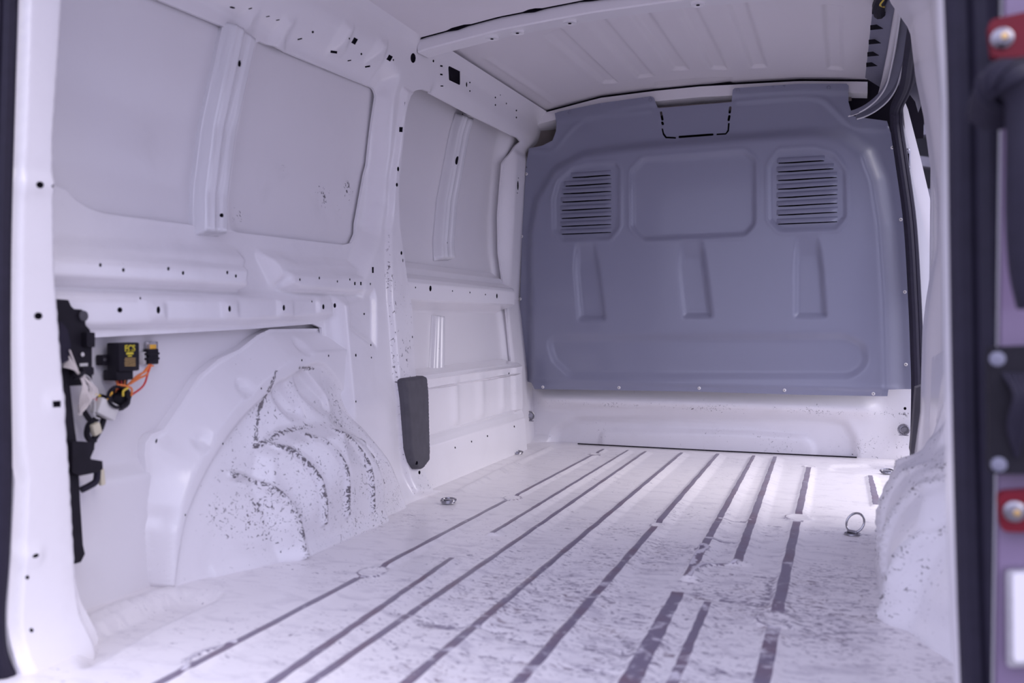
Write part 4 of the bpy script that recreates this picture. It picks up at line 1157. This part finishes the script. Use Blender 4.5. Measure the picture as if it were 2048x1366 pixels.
def eye(px, Y, nrm, lab):
    (x, z), = at_y([px], Y); e = bpy.data.objects.new('anchor_eye', None); link(e); e.location = (x, Y, z)
    N = Vector(nrm).normalized()
    mb = MB(); mb.lathe((0, 0, 0), N, [(.017, -.002), (.0165, .002), (.010, .003), (.0098, .008), (.0085, .010), (.001, .010)], 14); mb.build('bolt', M['dark_steel'], e)
    mb = MB(); mb.ring(N * .006, .019, .0028, N, 22, 8, 1.0, (0, 0, 1)); mb.build('eye_loop', M['ring_steel'], e)
    mb = MB(); mb.box(N * .004 + Vector((0, 0, -.021)), (.034, .010, .003), None, .001); mb.build('tab', M['ring_steel'], e)
    tag(e, lab, 'anchor', 'lashing eyes below the bulkhead')
eye((1059, 832), 3.60, (.5, -.85, .1), 'bolted zinc lashing eye low on the left front pillar under the bulkhead')
eye((1807, 859), 3.635, (0, -1, 0), 'bolted zinc lashing eye low on the right below the bulkhead beside the black seal')

# ------------------------------------------------------------------ electrics behind the left rear pillar
def P3(x, y, X=-1.255): (a, b_), = at_x([(x, y)], X); return (X, a, b_)
def pbox(x0, y0, x1, y1, X0, X1, bev=.002, yaw=0):
    a = P3(x0, y0, X1); b_ = P3(x1, y1, X1)
    c = ((X0 + X1) / 2, (a[1] + b_[1]) / 2, (a[2] + b_[2]) / 2); return c, (abs(X1 - X0), abs(b_[1] - a[1]), abs(a[2] - b_[2])), bev
def addbox(name, mat, parent, *a, **k):
    c, d, bv = pbox(*a, **k); mb = MB(); mb.box(c, d, None, bv); return mb.build(name, M[mat], parent)
cu = bpy.data.objects.new('control_unit', None); link(cu); cu.location = (0, 0, 0)
addbox('housing', 'black_plastic', cu, 238, 686, 280, 741, -1.275, -1.245, .003)
addbox('connector', 'black_plastic', cu, 233, 741, 267, 759, -1.284, -1.252, .002)
addbox('mounting_ear', 'black_plastic', cu, 205, 710, 224, 730, -1.288, -1.272, .002)
c_ = P3(210, 719, -1.271); mb = MB(); mb.lathe(c_, (1, 0, 0), [(.0032, 0), (.003, .001), (.0005, .0012)], 10); mb.build('screw', M['zinc'], cu)
def text(s, px, h, mat, parent, X, name='lettering', thin=.0):
    cv = bpy.data.curves.new(name, 'FONT'); cv.body = s; cv.size = h; cv.extrude = .0001; cv.align_x = 'CENTER'; cv.offset = thin
    to = bpy.data.objects.new(name, cv); scene.collection.objects.link(to)
    dg = bpy.context.evaluated_depsgraph_get(); me = bpy.data.meshes.new_from_object(to.evaluated_get(dg))
    bpy.data.objects.remove(to, do_unlink=True)
    me.materials.clear(); me.materials.append(M[mat])
    o = bpy.data.objects.new(name, me); link(o, parent); a = P3(px[0], px[1], X)
    o.rotation_euler = (math.pi / 2, 0, math.pi / 2); o.location = a; return o
text('ECS', (260, 702), .016, 'label_yellow', cu, -1.2446, 'lettering', .0004)
for y0, y1, x0, x1 in ((700.5, 702.5, 252, 268), (705, 708.5, 253, 267), (711, 713, 256, 264)):
    c, d, bv = pbox(x0, y0, x1, y1, -1.2450, -1.2445, 0)
    mb = MB(); mb.box(c, d); mb.build('label_line', M['label_yellow'], cu, False)
for k in range(6):
    y = 716 + k * 3.0
    mb = MB(); rnd = random.Random(k)
    xx = 249 + rnd.random() * 2
    while xx < 270:
        w = 1.2 + rnd.random() * 3; c, d, bv = pbox(xx, y, min(xx + w, 271), y + 1.1, -1.2450, -1.2445, 0); mb.box(c, d); xx += w + .8
    mb.build('small_print', M['brass'], cu, False)
tag(cu, 'black box-shaped electronic control unit with yellow lettering stuck on the left rear wall', 'control unit')
fh = bpy.data.objects.new('fuse_holder', None); link(fh)
addbox('fuse_body', 'black_plastic', fh, 297, 698, 318, 728, -1.288, -1.274, .002)
addbox('clear_cap', 'clear_plastic', fh, 298, 683, 317, 699, -1.287, -1.276, .002)
addbox('fuse', 'fuse_orange', fh, 300, 689, 313, 699, -1.283, -1.2755, .001)
addbox('adhesive_pad', 'nylon', fh, 287, 704, 296, 728, -1.291, -1.280, .001)
for y in (706, 716):
    addbox('clip_rib', 'black_plastic', fh, 295, y, 320, y + 3, -1.286, -1.272, .001)
tag(fh, 'small black inline fuse holder with an orange fuse beside the control unit', 'fuse holder')
wh = bpy.data.objects.new('wiring_harness', None); link(wh)
def wire(name, pts, r, mat, n=7, X=-1.262):
    P = [P3(*p) if len(p) == 2 else P3(p[0], p[1], p[2]) for p in pts]
    P = [(X if len(p) == 2 else q[0], q[1], q[2]) for p, q in zip(pts, P)]
    mb = MB(); mb.tube(smooth_line(P, 5), r, n); return mb.build(name, M[mat], wh)
wire('wire', [(304, 729), (298, 742), (280, 752), (262, 770), (252, 775)], .0020, 'wire_orange')
wire('wire', [(308, 729), (300, 748), (284, 757), (266, 768)], .0020, 'wire_orange')
wire('wire', [(306, 729), (302, 744), (296, 765), (286, 778), (266, 792)], .0020, 'wire_red')
wire('wire', [(312, 732), (303, 732), (292, 745), (276, 760)], .0018, 'wire_orange')
for k in range(7):
    wire('wire', [(236 + k * 4, 758), (240 + k * 3, 768), (238 + k * 4, 782), (232 + k * 5, 800)], .0017, ('wire_orange', 'wire_red', 'black_plastic', 'wire_red', 'black_plastic', 'wire_orange', 'black_plastic')[k])
rn = random.Random(5)
mb = MB()
for k in range(16):
    a = rn.random() * 6.28; pts = []
    for t in range(7):
        th_ = a + t * .9; pts.append(P3(238 + (18 + rn.random() * 7) * math.cos(th_) * .9, 794 + 24 * math.sin(th_) * .9, -1.268 + rn.random() * .03))
    mb.tube(smooth_line(pts, 4), .0032, 6)
mb.build('taped_bundle', M['black_plastic'], wh)
mb = MB(); c = P3(240, 800, -1.262); mb.lathe((c[0] - .012, c[1], c[2]), (1, .1, 0), [(.008, -.004), (.019, .003), (.021, .012), (.014, .024), (.004, .028)], 10); mb.build('tape_knot', M['black_plastic'], wh)
wire('wire', [(232, 778, -1.244), (238, 770, -1.238), (262, 776, -1.238), (263, 792, -1.240)], .0020, 'wire_orange')
wire('wire', [(218, 805, -1.244), (216, 795, -1.240), (224, 785, -1.240)], .0022, 'fuse_orange')
wire('wire', [(246, 792, -1.236), (247, 782, -1.234), (256, 776, -1.236)], .002, 'wire_yellow')
wire('wire', [(176, 780), (195, 790), (215, 795)], .0045, 'black_plastic')
wire('wire', [(180, 786, -1.252), (192, 789, -1.252), (200, 792, -1.252)], .0025, 'wire_yellow')
wire('wire', [(180, 790, -1.255), (195, 802, -1.255), (205, 812, -1.255)], .0022, 'wire_red')
c = P3(211, 818, -1.250); mb = MB(); mb.box((c[0], c[1], c[2]), (.018, .046, .030), Matrix.Rotation(-.45, 3, 'X'), .003); cn = mb.build('white_connector', M['nylon'], wh)
wire('wire_loop', [(212, 832), (198, 838), (184, 850), (180, 870), (188, 882), (196, 880)], .0055, 'black_plastic')
wire('wire_loop', [(214, 836), (208, 855), (198, 872), (190, 884), (188, 900)], .0055, 'black_plastic')
wire('wire_loop', [(172, 820), (182, 835), (190, 845)], .005, 'black_plastic')
c = P3(191, 858, -1.255); mb = MB(); mb.box(c, (.012, .018, .022), Matrix.Rotation(.3, 3, 'X'), .003); mb.build('yellow_connector', M['tape'], wh)
wire('thin_wire', [(182, 790), (187, 810), (188, 825), (196, 835), (206, 836)], .0012, 'nylon')
rn = random.Random(9)
for k in range(8):
    wire('cream_wire', [(126, 698 + k * 5, -1.225), (139 + k, 716 + k * 3.2, -1.215), (157, 745 + (k % 3) * 2, -1.212), (168 + k * 2.2, 752 + k * 3, -1.214), (180 + (k % 4) * 5, 776 + k * 2, -1.216), (176 - k * 2.4, 800 + (k % 3) * 8, -1.22), (163 - (k % 3) * 3, 826 + k * .6, -1.225)], .0015, 'wire_cream')
for k in range(5):
    wire('cream_wire', [(157, 748, -1.212), (166 + k * 1.5, 770, -1.210), (160 + k * 4.5, 800, -1.214), (161 + k * 2.6, 826 - k * 5, -1.22)], .0015, 'wire_cream')
wire('cream_wire', [(157, 746, -1.212), (178, 755, -1.214), (188, 780, -1.216), (190, 812, -1.22), (189, 832, -1.225), (200, 838, -1.225)], .0011, 'nylon')
wire('cream_wire', [(139, 700, -1.212), (150, 728, -1.212), (157, 745, -1.212)], .0015, 'wire_cream')
c = P3(157, 747, -1.212); mb = MB(); mb.ring(c, .009, .0035, (0, .7, -.7), 14, 6); mb.build('cable_tie', M['black_plastic'], wh)
tag(wh, 'tangled wiring loom with a black taped bundle, white connector and coiled cream wires', 'wiring')
bk = bpy.data.objects.new('harness_bracket', None); link(bk)
def pp(P, X0, th, name, mat, par=bk, bev=.003):
    q = fillet(at_x(P, X0), bev, 3); mb = MB(); mb.prism([(X0, a, b_) for a, b_ in q], (th, 0, 0)); return mb.build(name, M[mat], par)
pp([(110, 598), (137, 600), (142, 612), (148, 618), (164, 619), (170, 628), (171, 650), (180, 660), (184, 690), (184, 770), (140, 772), (110, 780)], -1.235, -.02, 'back_plate', 'black_plastic')
pp([(174, 664), (190, 665), (190, 695), (174, 693)], -1.222, -.03, 'clip', 'black_plastic')
pp([(150, 734), (188, 734), (188, 750), (150, 750)], -1.222, -.03, 'clip', 'black_plastic')
c = P3(166, 632, -1.232); mb = MB(); mb.lathe(c, (1, 0, 0), [(.0095, 0), (.009, .003), (.004, .005), (.001, .005)], 14); mb.build('grommet', M['grey_rubber'], bk)
c = P3(165, 709, -1.232); mb = MB(); mb.lathe(c, (1, 0, 0), [(.0038, 0), (.0035, .001), (.0005, .0012)], 10); mb.build('pin', M['nylon'], bk)
pp([(159, 727), (175, 726), (175, 732), (159, 733)], -1.233, .001, 'sticker', 'nylon', bk, .0)
pp([(120, 640), (136, 660), (142, 690), (138, 720), (120, 730)], -1.215, -.02, 'round_cover', 'black_rubber')
pp([(132, 765), (140, 772), (150, 860), (156, 900), (160, 1000), (166, 1090), (170, 1108), (162, 1124), (150, 1128), (120, 1100), (120, 800)], -1.225, -.012, 'strap', 'black_plastic')
pp([(145, 882), (185, 884), (188, 900), (180, 918), (205, 922), (206, 938), (198, 944), (160, 952), (145, 945)], -1.205, -.04, 'clamp', 'black_plastic')
mb = MB(); mb.tube(smooth_line([P3(195, 942, -1.22), P3(192, 962, -1.222), P3(178, 972, -1.225), P3(162, 980, -1.23)], 5), .006, 8); mb.build('hose', M['black_rubber'], bk)
c = P3(203, 954, -1.235); mb = MB(); mb.box(c, (.008, .010, .030), Matrix.Rotation(.1, 3, 'X'), .002); mb.build('tape_end', M['tape'], bk)
tag(bk, 'black plastic harness bracket and strap running down behind the left rear pillar', 'bracket')
